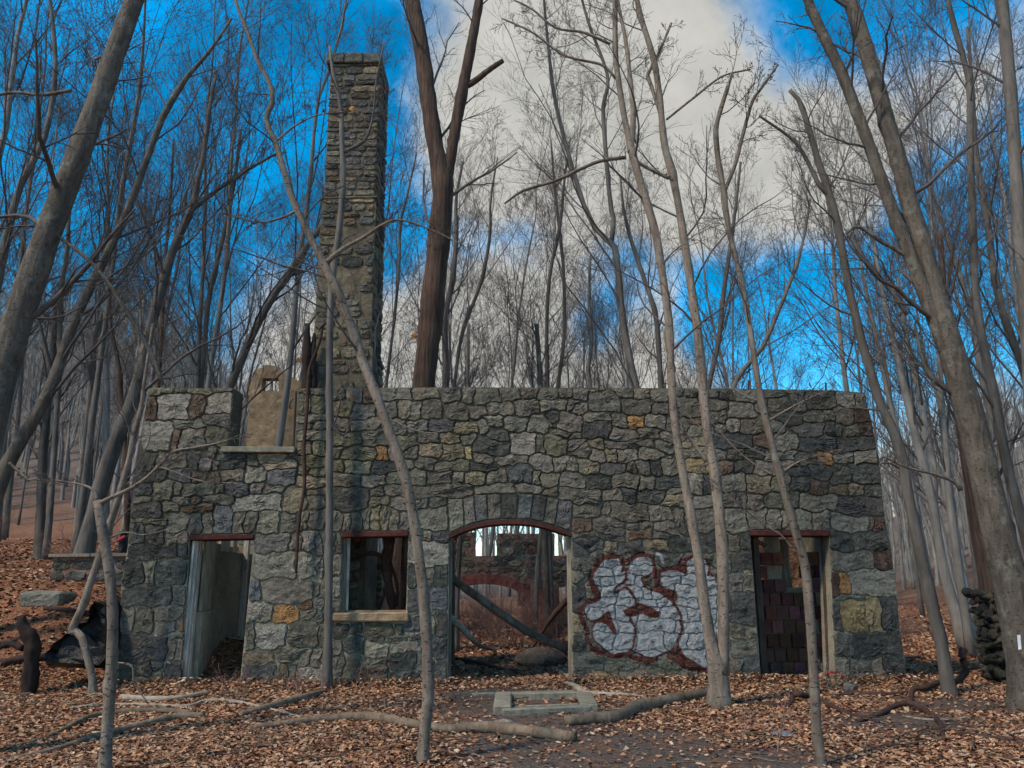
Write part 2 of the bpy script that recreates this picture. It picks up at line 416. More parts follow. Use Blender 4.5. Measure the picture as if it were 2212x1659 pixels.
gy = np.r_[np.linspace(-60, 2, 14), np.linspace(3, 22, 90), np.linspace(22.5, 60, 60), np.linspace(63, 420, 60)]
GX, GY = np.meshgrid(gx, gy)
GZ = hgt(GX, GY) 
V = np.stack([GX, GY, GZ], -1).reshape(-1, 3)
idx = np.arange(len(V)).reshape(GX.shape)
F = np.stack([idx[:-1, :-1], idx[:-1, 1:], idx[1:, 1:], idx[1:, :-1]], -1).reshape(-1, 4)
ground = link('ground', fast_mesh('ground', V, F, True, {'soil': ('FLOAT', soilmask(V[:, 0], V[:, 1]))}), GROUND)
tag(ground, 'forest floor covered with brown fallen leaves', None, None, 'structure')

# ------------------------------------------------------------------ front wall of the ruin
WY, WT = 13.1, 0.5
def W(u, v): p = P(u, v, WY); return (p.x, p.z)
ORG = {1: (162.0, 783.1), 2: (162.0, 1134.1), 3: (702.1, 783.1), 4: (675.1, 1107.1), 5: (1215.1, 783.1), 6: (1215.1, 1134.1), 7: (1618.0, 783.1), 8: (1618.0, 1134.1)}
def Z(k, x, y): return (ORG[k][0] + x * .26856, ORG[k][1] + y * .26856)
def WZ(k, x, y): return W(*Z(k, x, y))
OUT = [W(*p) for p in [(250, 1530), (252, 1432), (256, 1370), (261, 1266), (275, 1178), (284, 1089), (299, 982), (308, 912), (319, 850), (320, 838),
                       (504, 838), (504, 846), (493, 968), (637, 968), (644, 847), (644, 838), (800, 837), (960, 836), (1260, 837), (1500, 838), (1700, 841), (1800, 842), (1868, 848),
                       (1887, 923), (1900, 998), (1911, 1113), (1916, 1159), (1935, 1241), (1944, 1349), (1955, 1419), (1962, 1497), (1963, 1530)]]
DOORL = [W(*p) for p in [(386, 1530), (390, 1486), (409, 1155), (549, 1155), (516.5, 1486), (514, 1530)]]
WIND = [W(*p) for p in [(735.5, 1330), (739.5, 1148.7), (882, 1147.4), (876.5, 1330)]]
_arc = [(1000, 1382), (1060, 1350), (1125, 1325), (1215, 1295), (1310, 1277), (1420, 1267), (1540, 1266), (1650, 1273), (1755, 1293), (1850, 1322), (1920, 1346), (1978, 1366)]
ARCH = [W(966, 1530), W(966.5, 1491)] + [WZ(3, *p) for p in _arc] + [W(1237.7, 1483), W(1238.5, 1530)]
DOORR = [W(*p) for p in [(1648, 1530), (1646, 1483), (1620.6, 1146), (1792, 1147), (1806, 1490), (1807, 1530)]]
HOLES = [DOORL, WIND, ARCH, DOORR]

def inpoly(px, pz, poly):
    px = np.asarray(px, float); pz = np.asarray(pz, float); c = np.zeros(px.shape, bool); n = len(poly)
    for i in range(n):
        x1, z1 = poly[i]; x2, z2 = poly[(i + 1) % n]
        if z1 == z2: continue
        c ^= ((z1 > pz) != (z2 > pz)) & (px < (x2 - x1) * (pz - z1) / (z2 - z1) + x1)
    return c
# graffiti, traced in the frame of zoom 6
S1 = [(250,420),(270,350),(330,290),(400,268),(455,275),(480,330),(495,380),(520,330),(560,290),(620,262),(700,255),(720,290),(725,350),(740,370),(700,410),(640,450),(650,490),(720,520),(800,560),(870,610),(910,670),(940,740),(955,800),(945,870),(915,930),(860,1000),(800,1040),(740,1060),(660,1050),(600,1020),(560,1000),(500,1030),(420,1035),(340,1000),(280,940),(245,880),(240,830),(270,790),(310,785),(350,800),(375,840),(400,870),(430,870),(415,800),(370,690),(300,740),(235,770),(195,740),(180,690),(190,650),(230,610),(300,595),(315,560),(290,500),(255,470)]
S2 = [(800,370),(850,360),(990,390),(1005,290),(1050,270),(1160,280),(1175,400),(1245,440),(1300,700),(1310,960),(1240,1090),(1150,1140),(1080,1120),(990,1050),(930,990),(925,930),(960,850),(960,740),(920,650),(930,560),(880,520),(800,490),(790,430)]
REDP = [[(370,685),(300,740),(235,775),(300,782),(350,800),(390,850),(400,875),(435,870),(420,800)],
        [(590,630),(540,660),(485,690),(500,730),(560,735),(640,720),(700,740),(770,755),(775,710),(740,670),(680,640)],
        [(740,380),(800,365),(790,440),(790,490),(860,510),(925,540),(920,600),(905,620),(860,590),(760,520),(735,500),(725,440)],
        [(930,300),(1005,290),(990,385),(930,370)], [(560,1060),(740,1060),(775,1085),(700,1115),(600,1110)],
        [(860,1000),(930,960),(990,1050),(1080,1120),(1160,1140),(1180,1190),(1050,1190),(930,1130),(830,1060)]]
REDL = [([(400,238),(330,268),(270,320),(225,390),(230,470),(270,545),(285,585),(200,620),(130,700),(165,770),(195,840),(205,930),(230,990),(320,1030),(420,1055),(540,1045),(600,1080),(740,1085)], 23),
        ([(480,310),(530,272),(600,240),(680,232),(733,262),(735,370)], 17), ([(400,240),(470,258),(490,310),(485,370)], 14), ([(740,385),(850,345),(940,352),(990,372)], 15), ([(930,330),(960,280),(1050,248)], 14),
        ([(480,370),(512,350),(515,430),(480,470),(425,500),(420,545),(450,540),(510,500),(545,520),(580,590),(590,630)], 11),
        ([(740,380),(650,430),(640,455),(655,490),(720,515),(800,550),(870,600),(920,660),(950,740),(960,820),(945,900),(920,950)], 13),
        ([(540,740),(580,810),(585,900),(560,990),(520,1030)], 11), ([(1160,270),(1180,330),(1175,400)], 12)]
def segdist(px, pz, line):
    d = np.full(np.shape(px), 1e9)
    for (x1, z1), (x2, z2) in zip(line[:-1], line[1:]):
        L = (x2 - x1) ** 2 + (z2 - z1) ** 2
        t = np.clip(((px - x1) * (x2 - x1) + (pz - z1) * (z2 - z1)) / L, 0, 1)
        d = np.minimum(d, np.hypot(px - x1 - t * (x2 - x1), pz - z1 - t * (z2 - z1)))
    return d
# wall plane -> zoom 6 frame (inverse of WZ by projection)
def to_z6(x, z):
    px = np.asarray(x, float); pz = np.asarray(z, float) - EYE
    f = WY * FWD.y + pz * FWD.z + px * FWD.x
    u = 1106 + FPX * (px * RGT.x + WY * RGT.y + pz * RGT.z) / f
    v = 829.5 - FPX * (px * UPV.x + WY * UPV.y + pz * UPV.z) / f
    return (u - ORG[6][0]) / .26856, (v - ORG[6][1]) / .26856
def paint(x, z):
    a, b = to_z6(x, z)
    a = a + 5 * np.sin(b * .05) ; b = b + 5 * np.sin(a * .043)
    silver = inpoly(a, b, S1) | inpoly(a, b, S2) | (segdist(a, b, [(755, 235), (790, 248), (806, 275), (805, 305)]) < 12)
    red = np.zeros(np.shape(a), bool)
    for p in REDP: red |= inpoly(a, b, p)
    for l, w in REDL: red |= segdist(a, b, l) < w
    edge = segdist(a, b, S1 + S1[:1]); edge2 = segdist(a, b, S2 + S2[:1])
    halo = ((edge < 17) & ~silver & ((a < 320) | (b > 980) | (b < 330))) | ((edge2 < 16) & ~silver & ((b > 1000) | (b < 420)))
    red |= halo
    mask = (silver | red).astype(float)
    return mask, red.astype(float)

RECTS = {
1: """590 195 790 245 g;790 200 885 240;890 190 1110 245 g;1115 195 1275 235;575 260 655 440 r;660 260 925 450 p;930 260 1045 425 r;1050 250 1270 415 p;
540 490 790 690 p;815 460 1045 525;1050 430 1240 510;840 530 1040 680;1050 530 1230 650 g;780 540 840 690 r;
510 740 640 860 d;640 740 910 850;915 750 1000 860;1000 780 1110 860;1110 795 1165 865;1165 790 1370 865 d;1370 830 1520 950 p;
500 870 740 950 d;740 870 930 950 d;930 880 1060 945 r;1060 875 1180 950 r;1180 870 1350 950;
485 970 600 1070 d;630 960 790 1110;800 990 870 1060;880 970 1095 1065;1120 990 1200 1070;1215 975 1415 1070 b;1420 965 1515 1050;1540 860 1780 990 b;1530 1000 1660 1055;1680 1010 1850 1190 t;1850 1010 2000 1060;
475 1075 600 1130;800 1075 930 1135;950 1075 1020 1135 r;1040 1075 1270 1135;1280 1065 1660 1190 p;
455 1135 685 1255 d;695 1130 820 1185;850 1145 1110 1205 r;1120 1165 1270 1370 b;745 1195 890 1365;920 1210 1010 1370;1030 1210 1105 1375;1280 1200 1360 1370;1375 1200 1460 1370;1460 1200 1640 1370 p;1640 1210 1800 1350;1800 1210 1880 1360;1890 1200 2000 1340;
455 1265 740 1300;440 1305 545 1460 d;570 1310 725 1455 d;745 1375 905 1460;420 1470 820 1575 d;825 1480 915 1580 d;
1445 1380 1720 1520;1820 1360 1950 1510 p;1970 1370 2130 1530 b;1735 1380 1810 1500;
1795 200 1900 250;1905 200 2010 250;1800 260 1900 410 g;1905 260 2010 410 g;1800 420 2000 480;1795 485 1900 545;1905 485 2010 545;1790 550 2000 630;1790 640 1900 750 g;1905 650 2010 750 g;1800 760 2010 830 g;1800 840 1880 900;1900 840 2000 920 g;1880 1070 2000 1180;1790 910 1990 1000 t;
1190 735 1370 785 b;1380 750 1470 825;1470 735 1650 800 t;1540 805 1780 855 t""",
2: """380 280 545 485 d;580 290 650 490;655 280 890 480 d;370 490 745 655 d;790 480 900 625;365 670 470 860;480 665 635 850;645 645 840 760;655 770 825 880;835 770 895 870 r;
350 885 735 1100 d;745 880 870 925;740 935 800 1100;805 935 865 1100;335 1110 455 1240;460 1120 620 1220;625 1120 705 1190;595 1195 710 1310 t;710 1110 855 1310 d;470 1230 590 1300;
1430 225 1760 425 p;1795 240 2000 420 p;1405 440 1485 620 b;1540 440 1930 625 p;1940 440 2010 600;1390 640 1570 770 p;1590 640 1815 780 o;1760 620 1960 680 r;1830 690 1960 770;
1375 795 1440 1000;1460 790 1700 990 p;1720 790 1990 980;1360 1010 1600 1120 t;1600 1000 1910 1110;1940 1020 2000 1120;1320 1125 1605 1320 d;1610 1130 1700 1290 g;1710 1150 1765 1290;1775 1150 1990 1300 p""",
3: """70 200 160 310;165 200 300 310;310 190 420 320 r;430 205 690 300;700 200 910 285;935 195 1085 315;1120 205 1200 310;1205 205 1400 325;1415 200 1580 315;1590 190 1720 275;1725 200 1860 300;1890 220 1980 290;1985 215 2110 295;
70 315 215 440 g;220 330 380 450;440 330 590 440;600 305 770 450;790 290 920 460;985 340 1130 450;1190 350 1320 430;1320 330 1510 430;1520 290 1725 415;1735 310 1930 400;1960 300 2110 400;
70 450 200 540;205 460 400 545;520 470 650 570;660 470 840 545;850 470 1020 560 d;1060 490 1210 570 t;1230 480 1310 570;1300 430 1440 520;1440 440 1620 540;1630 420 1770 580 p;1780 390 1900 480 d;1890 400 2090 550;
70 560 280 650 g;300 560 520 660;580 590 740 720;750 570 920 650;930 570 1100 640 t;1110 580 1200 680;1200 630 1470 740 d;1330 540 1480 620 d;1490 560 1700 750 p;1700 590 1770 740;1780 590 1950 740 g;1950 620 2110 750;1890 555 2050 610;
70 670 140 760 g;145 700 400 790 g;410 680 500 780 o;510 690 630 790;640 660 740 790;770 660 930 750 t;940 650 1115 770 t;1130 690 1185 785 y;1200 740 1370 820;1370 750 1640 830;1640 740 1830 865;1830 750 2010 880 p;2040 790 2200 890 t;
70 780 150 890 g;150 795 380 900 g;390 790 560 885 d;640 790 720 860;720 780 890 860;895 800 1150 880;1160 800 1400 870 d;
60 900 280 1000;290 900 505 995;510 890 650 980;670 870 810 980;820 870 1035 975;1040 885 1125 975;1130 880 1280 980 t;1290 850 1460 970;1470 820 1670 970 b;1680 870 1740 970;1740 890 1890 1000;1890 895 2080 1005;
60 1005 345 1185 d;350 1000 470 1080;480 990 680 1080;710 985 1200 1085;1205 980 1520 1050;1525 980 1755 1045;1770 1015 1870 1065;
380 1085 520 1155 t;525 1090 700 1175;720 1095 840 1170;840 1090 970 1170;
60 1200 130 1350;135 1205 205 1355 p;210 1200 295 1350;300 1190 365 1350;370 1180 445 1350 t;450 1185 520 1350;520 1190 600 1350;605 1195 670 1350;740 1180 980 1345 p""",
4: """160 160 235 340;160 350 232 520;165 530 232 690 p;160 700 228 800;0 160 90 340;0 350 90 540 p;0 550 85 690;0 700 80 800;0 810 80 900;0 910 85 1080;0 1090 85 1240;
780 160 880 235;890 160 965 235;970 160 1095 235 d;775 240 1095 425 p;775 440 850 610 d;860 440 970 600;980 430 1095 615 d;760 620 930 795 b;940 620 1090 795 b;755 805 980 835;990 805 1085 990 d;765 850 880 970 b;885 845 985 975;
180 910 290 1010 d;300 890 400 980 d;405 900 655 985;660 880 740 970 d;430 990 570 1030;570 990 760 1030;760 980 950 1035;
240 1000 415 1135 d;440 1040 620 1160 p;635 1040 860 1130 p;165 1030 235 1150;965 1000 1085 1170 d;870 1045 955 1130;
625 1140 825 1265 d;250 1165 590 1350;165 1160 245 1350;640 1275 885 1410 d;835 1140 955 1260;970 1180 1085 1410 d;890 1270 960 1410 d""",
5: """400 210 560 300;555 205 700 280;205 240 475 405;700 215 840 325;920 215 980 280;985 205 1080 260;1090 210 1165 290;1170 215 1245 290;1250 210 1380 310 d;1385 215 1585 320;1590 215 1760 285;1765 220 1945 255;
55 300 200 410;485 290 710 410;725 335 850 420;860 300 925 430;930 285 1100 440;1185 300 1320 390;1330 320 1540 440;1560 290 1655 400;1665 290 1830 400;1830 260 1950 380;1955 230 2200 380;
165 395 385 475;385 420 520 515;525 420 670 530 o;680 430 840 535;850 440 925 550;930 440 1000 560;1000 440 1180 500 r;1200 400 1330 500;1330 450 1430 560 p;1445 450 1640 580;1650 480 1760 560;1740 410 1940 490 d;1940 390 2090 480;2100 385 2212 480;
155 480 390 610 d;395 530 600 620;605 530 790 620;790 560 920 640;0 555 145 610;1000 510 1180 600;1250 565 1530 690 d;1240 505 1330 560;1550 580 1690 690 r;1690 570 1890 700 p;1880 490 2110 610;2115 490 2212 590 d;
40 630 210 760;215 630 340 690 t;220 700 330 790;345 690 435 800 t;440 700 615 810;620 700 780 780;740 630 870 700;350 625 730 685;950 590 1130 680 t;1220 690 1330 780;1340 690 1450 790;1460 690 1620 770 d;1640 710 1880 780;1900 605 2200 715 d;
0 760 125 885;315 810 510 900 d;510 800 590 900;590 800 720 900;715 780 800 910 d;805 780 930 910;940 690 1130 770;1010 780 1190 880 y;1270 780 1380 890 r;1380 790 1540 900 d;1540 790 1720 890;1730 780 1880 840;1890 740 2050 830;2050 730 2150 800 o;
185 905 390 1020 d;410 900 615 1010;620 900 730 1010;740 920 930 1020 d;1010 900 1130 1050 p;1140 910 1210 1050 d;1290 900 1470 1040;1480 910 1680 1040 t;1700 920 1830 1040;1840 930 1980 1030 d;1990 940 2120 1050 r;1850 850 1990 925 d;2000 830 2200 935 d;
0 1015 300 1130;300 1030 475 1115;490 1020 605 1130 d;610 1030 820 1125 d;830 1030 1000 1060;810 1070 1000 1170 t;1080 1060 1220 1165 p;1320 1060 1480 1170;1485 1060 1610 1170;1615 1060 1900 1170;1930 1060 2180 1190;
90 1135 330 1240;335 1140 380 1240;390 1125 690 1270;690 1160 895 1280;905 1180 990 1360;1000 1180 1230 1370;1330 1180 1490 1360 p;1490 1180 1640 1345;1645 1200 1755 1340;1760 1190 1875 1340;1880 1180 2000 1340 p;2005 1200 2145 1345;
80 1255 240 1360 r;245 1260 510 1385;515 1280 620 1340;620 1290 730 1340;735 1285 930 1370;
85 1370 240 1410;265 1390 500 1430 d;530 1345 730 1430 r;740 1375 860 1420;75 1415 330 1580 d;340 1440 435 1510 t;440 1430 650 1550 d;660 1430 860 1510 t;870 1395 1080 1530 d;1090 1390 1240 1530 d;1345 1380 1430 1510;1435 1370 1505 1510 d;1350 1520 1530 1655 d;1250 1380 1335 1500;940 1540 1080 1650;1100 1540 1330 1660""",
6: """80 270 190 370;80 380 190 470;75 490 195 690 d;205 480 300 580;85 720 180 860 t;85 880 165 1010 d;
200 180 330 320;335 230 480 325;490 220 560 325;565 220 735 325;750 210 1000 325 d;260 335 400 405;405 335 550 405;555 335 745 405;750 335 1000 405;1010 320 1090 405;190 415 300 475;305 415 420 485;425 415 590 485;600 415 785 485;790 415 940 485;945 415 1100 485;
305 490 435 585;440 490 640 585;645 490 720 585;725 490 905 585;910 490 1100 585;200 595 430 655;435 595 590 655;600 595 740 655;750 595 910 655;915 595 1090 655;190 665 320 765;325 665 430 765;435 665 620 765;625 665 775 765;785 665 1010 765;1020 665 1110 765;
200 775 435 860;440 775 590 860;640 775 910 860;915 775 960 860;965 775 1120 860;240 870 410 990;415 870 580 990;590 870 820 1000;825 870 930 990;935 870 1010 990;1020 870 1140 990;170 1000 320 1025;340 1010 560 1080;570 1040 760 1110;770 1050 970 1150;975 1010 1170 1150;
95 1035 320 1160;340 1090 560 1165;100 1170 220 1310 d;225 1170 445 1280 y;450 1190 555 1290;560 1170 700 1290;705 1140 840 1290;845 1165 1010 1290;1015 1170 1080 1280;1085 1190 1200 1290;
1345 210 1530 365 d;1350 400 1450 550;1455 390 1540 540;1345 560 1580 795 d;1355 810 1480 905;1490 810 1585 905;1350 920 1590 1050;1350 1080 1450 1280;1455 1075 1605 1280 d;
1120 300 1240 430;1110 440 1240 550;1115 560 1240 680;1120 690 1240 780;1130 870 1240 990;1180 1000 1330 1150;1210 1170 1335 1290;1250 200 1335 380;1250 400 1340 550;1250 560 1335 700;1250 710 1345 850;1250 860 1340 990""",
7: """710 235 850 355 p;850 240 940 360;660 370 850 480;855 375 955 480 x;800 490 880 590;885 490 970 590 x;720 605 960 710 d;860 720 1000 800;700 725 850 790;825 840 1040 970 d;660 860 815 985 d;640 990 780 1060 r;820 980 930 1060;940 980 1060 1060 d;740 1090 1080 1225 d;660 1230 960 1350;970 1240 1000 1340;1005 1250 1090 1360 x;660 1370 800 1510 d;845 1370 1110 1500 d""",
8: """690 215 970 360;1030 210 1130 345 x;650 390 720 570 x;725 395 790 560 o;820 370 1180 555 p;720 575 880 605;740 615 940 850 y;955 605 1060 860 y;1065 580 1215 825 d;660 610 730 860 d;850 870 1250 1060 d;690 890 830 1040;1100 1080 1275 1250 d;1000 1100 1095 1250 t;800 1100 990 1270;700 1090 790 1280;960 1265 1285 1360 g;700 1290 860 1350;870 1280 955 1345 t"""}
PAL = {'': (.140, .126, .101), 'g': (.150, .134, .090), 'p': (.205, .187, .152), 'd': (.070, .068, .062), 'b': (.098, .100, .100), 't': (.19, .155, .105), 'r': (.125, .087, .063), 'o': (.26, .14, .06), 'y': (.26, .20, .11), 'x': (.075, .045, .036)}
seeds = []                         # cx, cz, hw, hh, colour
for k, txt in RECTS.items():
    for ent in txt.replace('\n', '').split(';'):
        f = ent.split()
        if len(f) < 4: continue
        x0, y0, x1, y1 = map(float, f[:4]); code = f[4] if len(f) > 4 else ''
        a = WZ(k, x0, y1); b = WZ(k, x1, y0)
        seeds.append([(a[0] + b[0]) / 2, (a[1] + b[1]) / 2, abs(b[0] - a[0]) / 2 + .004, abs(b[1] - a[1]) / 2 + .004, code])
# voussoirs of the wide arch
vt = [(985, 1090), (1110, 1090), (1195, 1060), (1300, 1055), (1420, 1055), (1560, 1050), (1680, 1055), (1790, 1075), (1880, 1100), (1995, 1110)]
vb = [(1000, 1378), (1125, 1322), (1215, 1290), (1310, 1272), (1420, 1262), (1540, 1261), (1650, 1268), (1755, 1288), (1850, 1317), (1975, 1363)]
VOUS = [[WZ(3, *vt[i]), WZ(3, *vt[i + 1]), WZ(3, *vb[i + 1]), WZ(3, *vb[i])] for i in range(9)]

RES = .02
X0, X1, Z0, Z1 = -7.2, 7.2, -.4, 5.4
NX, NZ = int((X1 - X0) / RES), int((Z1 - Z0) / RES)
cxg = X0 + (np.arange(NX) + .5) * RES; czg = Z0 + (np.arange(NZ) + .5) * RES
MX, MZ = np.meshgrid(cxg, czg)
solid = inpoly(MX, MZ, OUT)
for h in HOLES: solid &= ~inpoly(MX, MZ, h)
sillr = [W(481, 966), W(640, 966), W(640, 979), W(481, 979)]; sillw = [W(720, 1321), W(880, 1321), W(880, 1345), W(720, 1345)]
for p in [sillr, sillw] + VOUS: solid &= ~inpoly(MX, MZ, p)
ph = rng.uniform(0, 6.3, 8)
WXg = MX + .022 * np.sin(MX * 5 + MZ * 9 + ph[0]) + .014 * np.sin(MX * 17 - MZ * 13 + ph[1]) + .009 * np.sin(MZ * 31 + MX * 22 + ph[2])
WZg = MZ + .022 * np.sin(MX * 6.5 - MZ * 4 + ph[3]) + .014 * np.sin(MX * 13 + MZ * 19 + ph[4]) + .009 * np.sin(MX * 29 - MZ * 17 + ph[5])
def label(seeds, cap=.045):
    best = np.full(MX.shape, cap); lab = np.full(MX.shape, -1)
    for i, (cx, cz, hw, hh, _) in enumerate(seeds):
        i0 = max(int((cx - hw * 1.3 - .06 - X0) / RES), 0); i1 = int((cx + hw * 1.3 + .06 - X0) / RES) + 1
        j0 = max(int((cz - hh * 1.3 - .06 - Z0) / RES), 0); j1 = int((cz + hh * 1.3 + .06 - Z0) / RES) + 1
        dx = np.abs(WXg[j0:j1, i0:i1] - cx) / hw; dz = np.abs(WZg[j0:j1, i0:i1] - cz) / hh
        d = ((dx ** 7.0 + dz ** 7.0) ** (1 / 7) - 1) * min(hw, hh)
        b = best[j0:j1, i0:i1]; l = lab[j0:j1, i0:i1]; m = d < b
        b[m] = d[m]; l[m] = i
    lab[~solid] = -2
    return lab
lab = label(seeds)
fr = np.random.default_rng(3)
for _ in range(900):               # chinking stones where the tracing left gaps
    free = np.argwhere(lab == -1)
    if len(free) < 60: break
    j, i = free[fr.integers(len(free))]
    e = [0, 0, 0, 0]
    for q, (dj, di) in enumerate(((0, -1), (0, 1), (-1, 0), (1, 0))):
        while e[q] < 14 and 0 <= j + dj * (e[q] + 1) < NZ and 0 <= i + di * (e[q] + 1) < NX and lab[j + dj * (e[q] + 1), i + di * (e[q] + 1)] == -1: e[q] += 1
    w_, h_ = (e[0] + e[1] + 1) * RES, (e[2] + e[3] + 1) * RES
    if w_ < .09 or h_ < .06:
        lab[max(j - 1, 0):j + 2, max(i - 1, 0):i + 2][lab[max(j - 1, 0):j + 2, max(i - 1, 0):i + 2] == -1] = -3; continue
    cx = cxg[i] + (e[1] - e[0]) * RES / 2; cz = czg[j] + (e[3] - e[2]) * RES / 2
    seeds.append([cx, cz, w_ / 2, h_ / 2, fr.choice(['', '', 'd', 't', 'p', 'r'])]); n = len(seeds) - 1
    dx = np.abs(WXg - cx) / (w_ / 2); dz = np.abs(WZg - cz) / (h_ / 2)
    lab[(np.maximum(dx, dz) < 1.1) & (lab == -1)] = n
lab = np.where(lab == -3, -1, lab)

def stone_mesh(name, ring, cen, col, mapf, relief, step=.045, rings=None, sd=0, dense=False):
    """ring: (n,2) outline, cen: (2,), mapf(a,b,d)->xyz with d towards the viewer"""
    r = np.random.default_rng(sd); ring = np.asarray(ring, float); n = len(ring); cen = np.asarray(cen, float)
    rad = np.linalg.norm(ring - cen, axis=1); mean = rad.mean()
    K = max(2, int(mean / step)) if rings is None else rings
    fr_ = [1.0] + [1 - .018 / max(mean, .05)] + [1 - .018 / mean - (1 - .018 / mean) * (q + 1) / K for q in range(K - 1)]
    tx, tz = r.normal(0, .11, 2)
    planes = [(r.normal(0, .22), r.normal(0, .22), r.uniform(.6, 1.2)) for _ in range(5)]
    pts, dep = [], []
    for q, f in enumerate(fr_):
        p = cen + (ring - cen) * f
        if q == 0: d = np.full(n, -.034)
        else:
            loc = (p - cen)
            prof = min(loc_f * relief for loc_f in [1.0]) * (1 - (f ** 3) * .55)
            d = np.full(n, prof)
            d = np.minimum(d, np.min([relief * c + loc[:, 0] * a + loc[:, 1] * b for a, b, c in planes], axis=0))
            d = d + loc[:, 0] * tx * .3 + loc[:, 1] * tz * .3 + r.normal(0, .0035 if dense else .007, n)
            d = np.maximum(d, .011)
        pts.append(p); dep.append(d)
    pts.append(cen[None]); dep.append(np.array([dep[-1].mean()]))
    A = np.vstack(pts); D = np.concatenate(dep)
    V = mapf(A[:, 0], A[:, 1], D)
    F = []
    m = len(fr_)
    for q in range(m - 1):
        for i in range(n):
            j = (i + 1) % n; F.append([q * n + i, (q + 1) * n + i, (q + 1) * n + j, q * n + j])
    c = m * n
    for i in range(n): F.append([(m - 1) * n + i, c, (m - 1) * n + (i + 1) % n])
    at = {'tint': ('FLOAT_COLOR', np.tile(np.array([*col, 1], np.float32), (len(V), 1)))}
    if dense:
        pm, pr = paint(A[:, 0], A[:, 1]); at['paintmask'] = ('FLOAT', pm); at['paintred'] = ('FLOAT', pr)
    me = poly_mesh(name, V, F, False, at)
    return me
def front_map(a, b, d): return np.stack([a, np.full_like(a, WY) - d, b], 1)
GZ0, GZ1 = WZ(6, 60, 1240), WZ(6, 1420, 170)
def jcol(code, r, z):
    c = np.array(PAL[code]) * r.uniform(.75, 1.25)
    c = c * np.array([r.uniform(.95, 1.06), 1, r.uniform(.92, 1.05)])
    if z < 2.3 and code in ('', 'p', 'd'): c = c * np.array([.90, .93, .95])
    return c
stones = []
sr = np.random.default_rng(11)
for i, (cx, cz, hw, hh, code) in enumerate(seeds):
    m = lab == i
    cnt = m.sum()
    if cnt < 9: continue
    cx2, cz2 = MX[m].mean(), MZ[m].mean()
    ii, jj = int((cx2 - X0) / RES), int((cz2 - Z0) / RES)
    if not m[jj, ii]: cx2, cz2 = cx, cz
    per = 4 * (hw + hh)
    dense = GZ0[0] - .3 < cx2 < GZ1[0] + .3 and GZ0[1] - .25 < cz2 < GZ1[1] + .3
    n = int(np.clip(per / (.018 if dense else .045), 16, 130 if dense else 48))
    th = np.linspace(0, 2 * math.pi, n, endpoint=False)
    # denser sampling towards the corners of the block
    dirs = np.stack([np.cos(th) * hw, np.sin(th) * hh], 1); dirs /= np.linalg.norm(dirs, axis=1, keepdims=True)
    tt = np.arange(.01, 1.6, .008)
    sx = cx2 + dirs[:, 0:1] * tt; sz = cz2 + dirs[:, 1:2] * tt
    ix = np.clip(((sx - X0) / RES).astype(int), 0, NX - 1); iz = np.clip(((sz - Z0) / RES).astype(int), 0, NZ - 1)
    out = lab[iz, ix] != i
    first = np.where(out.any(1), out.argmax(1), len(tt) - 1); rad = tt[first]
    rad = np.maximum(rad - sr.uniform(.004, .012), .025) * (1 + sr.normal(0, .008, n))
    ring = np.stack([cx2 + dirs[:, 0] * rad, cz2 + dirs[:, 1] * rad], 1)
    stones.append((cnt * RES * RES, ring, (cx2, cz2), jcol(code, sr, cz2), dense, i))
for i, q in enumerate(VOUS):
    q = np.array(q); c = q.mean(0); q = c + (q - c) * np.array([.93, .97])
    ring = np.vstack([np.linspace(q[a], q[(a + 1) % 4], 6, endpoint=False) for a in range(4)]) + sr.normal(0, .004, (24, 2))
    stones.append((.3, ring[::-1], c, jcol(['p', '', 'b', '', 'd', 'b', 'd', '', 'b'][i], sr, 2), False, 900 + i))
stones.sort(key=lambda s: -s[0])

ruin = thing('stone_ruin', 'roofless grey rubble stone facade with arched gateway, two doorways and silver red graffiti', 'ruin', (0, WY, 0))
V, F = prism(OUT, WY + .020, WY + WT, HOLES)
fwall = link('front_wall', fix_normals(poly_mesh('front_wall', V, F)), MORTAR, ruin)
small = []
for q, (area, ring, c, col, dense, i) in enumerate(stones):
    rel = sr.uniform(.022, .05) if area > .03 else sr.uniform(.02, .035)
    me = stone_mesh('stone', ring, c, col, front_map, rel, .016 if dense else .05, None, i, dense)
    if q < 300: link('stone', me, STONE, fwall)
    else: small.append(me)
if small:
    bm = bmesh.new()
    for me in small: bm.from_mesh(me)
    me = bpy.data.meshes.new('chinking_stones'); bm.to_mesh(me); bm.free()
    tag(link('chinking_stones', me, STONE, fwall), kind='stuff')
print('front stones', len(stones))
# mortar skin inside the graffiti
nx_, nz_ = 190, 150
ax_ = np.linspace(GZ0[0] - .05, GZ1[0] + .02, nx_); az_ = np.linspace(GZ0[1], GZ1[1], nz_)
AX, AZ = np.meshgrid(ax_, az_); A, B = AX.ravel(), AZ.ravel()
inside = inpoly(A, B, OUT)
for h in HOLES: inside &= ~inpoly(A, B, h)
pm, pr = paint(A, B)
idx = np.arange(len(A)).reshape(nz_, nx_)
F = np.stack([idx[:-1, :-1], idx[:-1, 1:], idx[1:, 1:], idx[1:, :-1]], -1).reshape(-1, 4)
F = F[inside[F].all(1)]
link('painted_mortar', fast_mesh('painted_mortar', front_map(A, B, -.014 + 0 * A), F, True, {'paintmask': ('FLOAT', pm), 'paintred': ('FLOAT', pr)}), MORTAR, fwall)

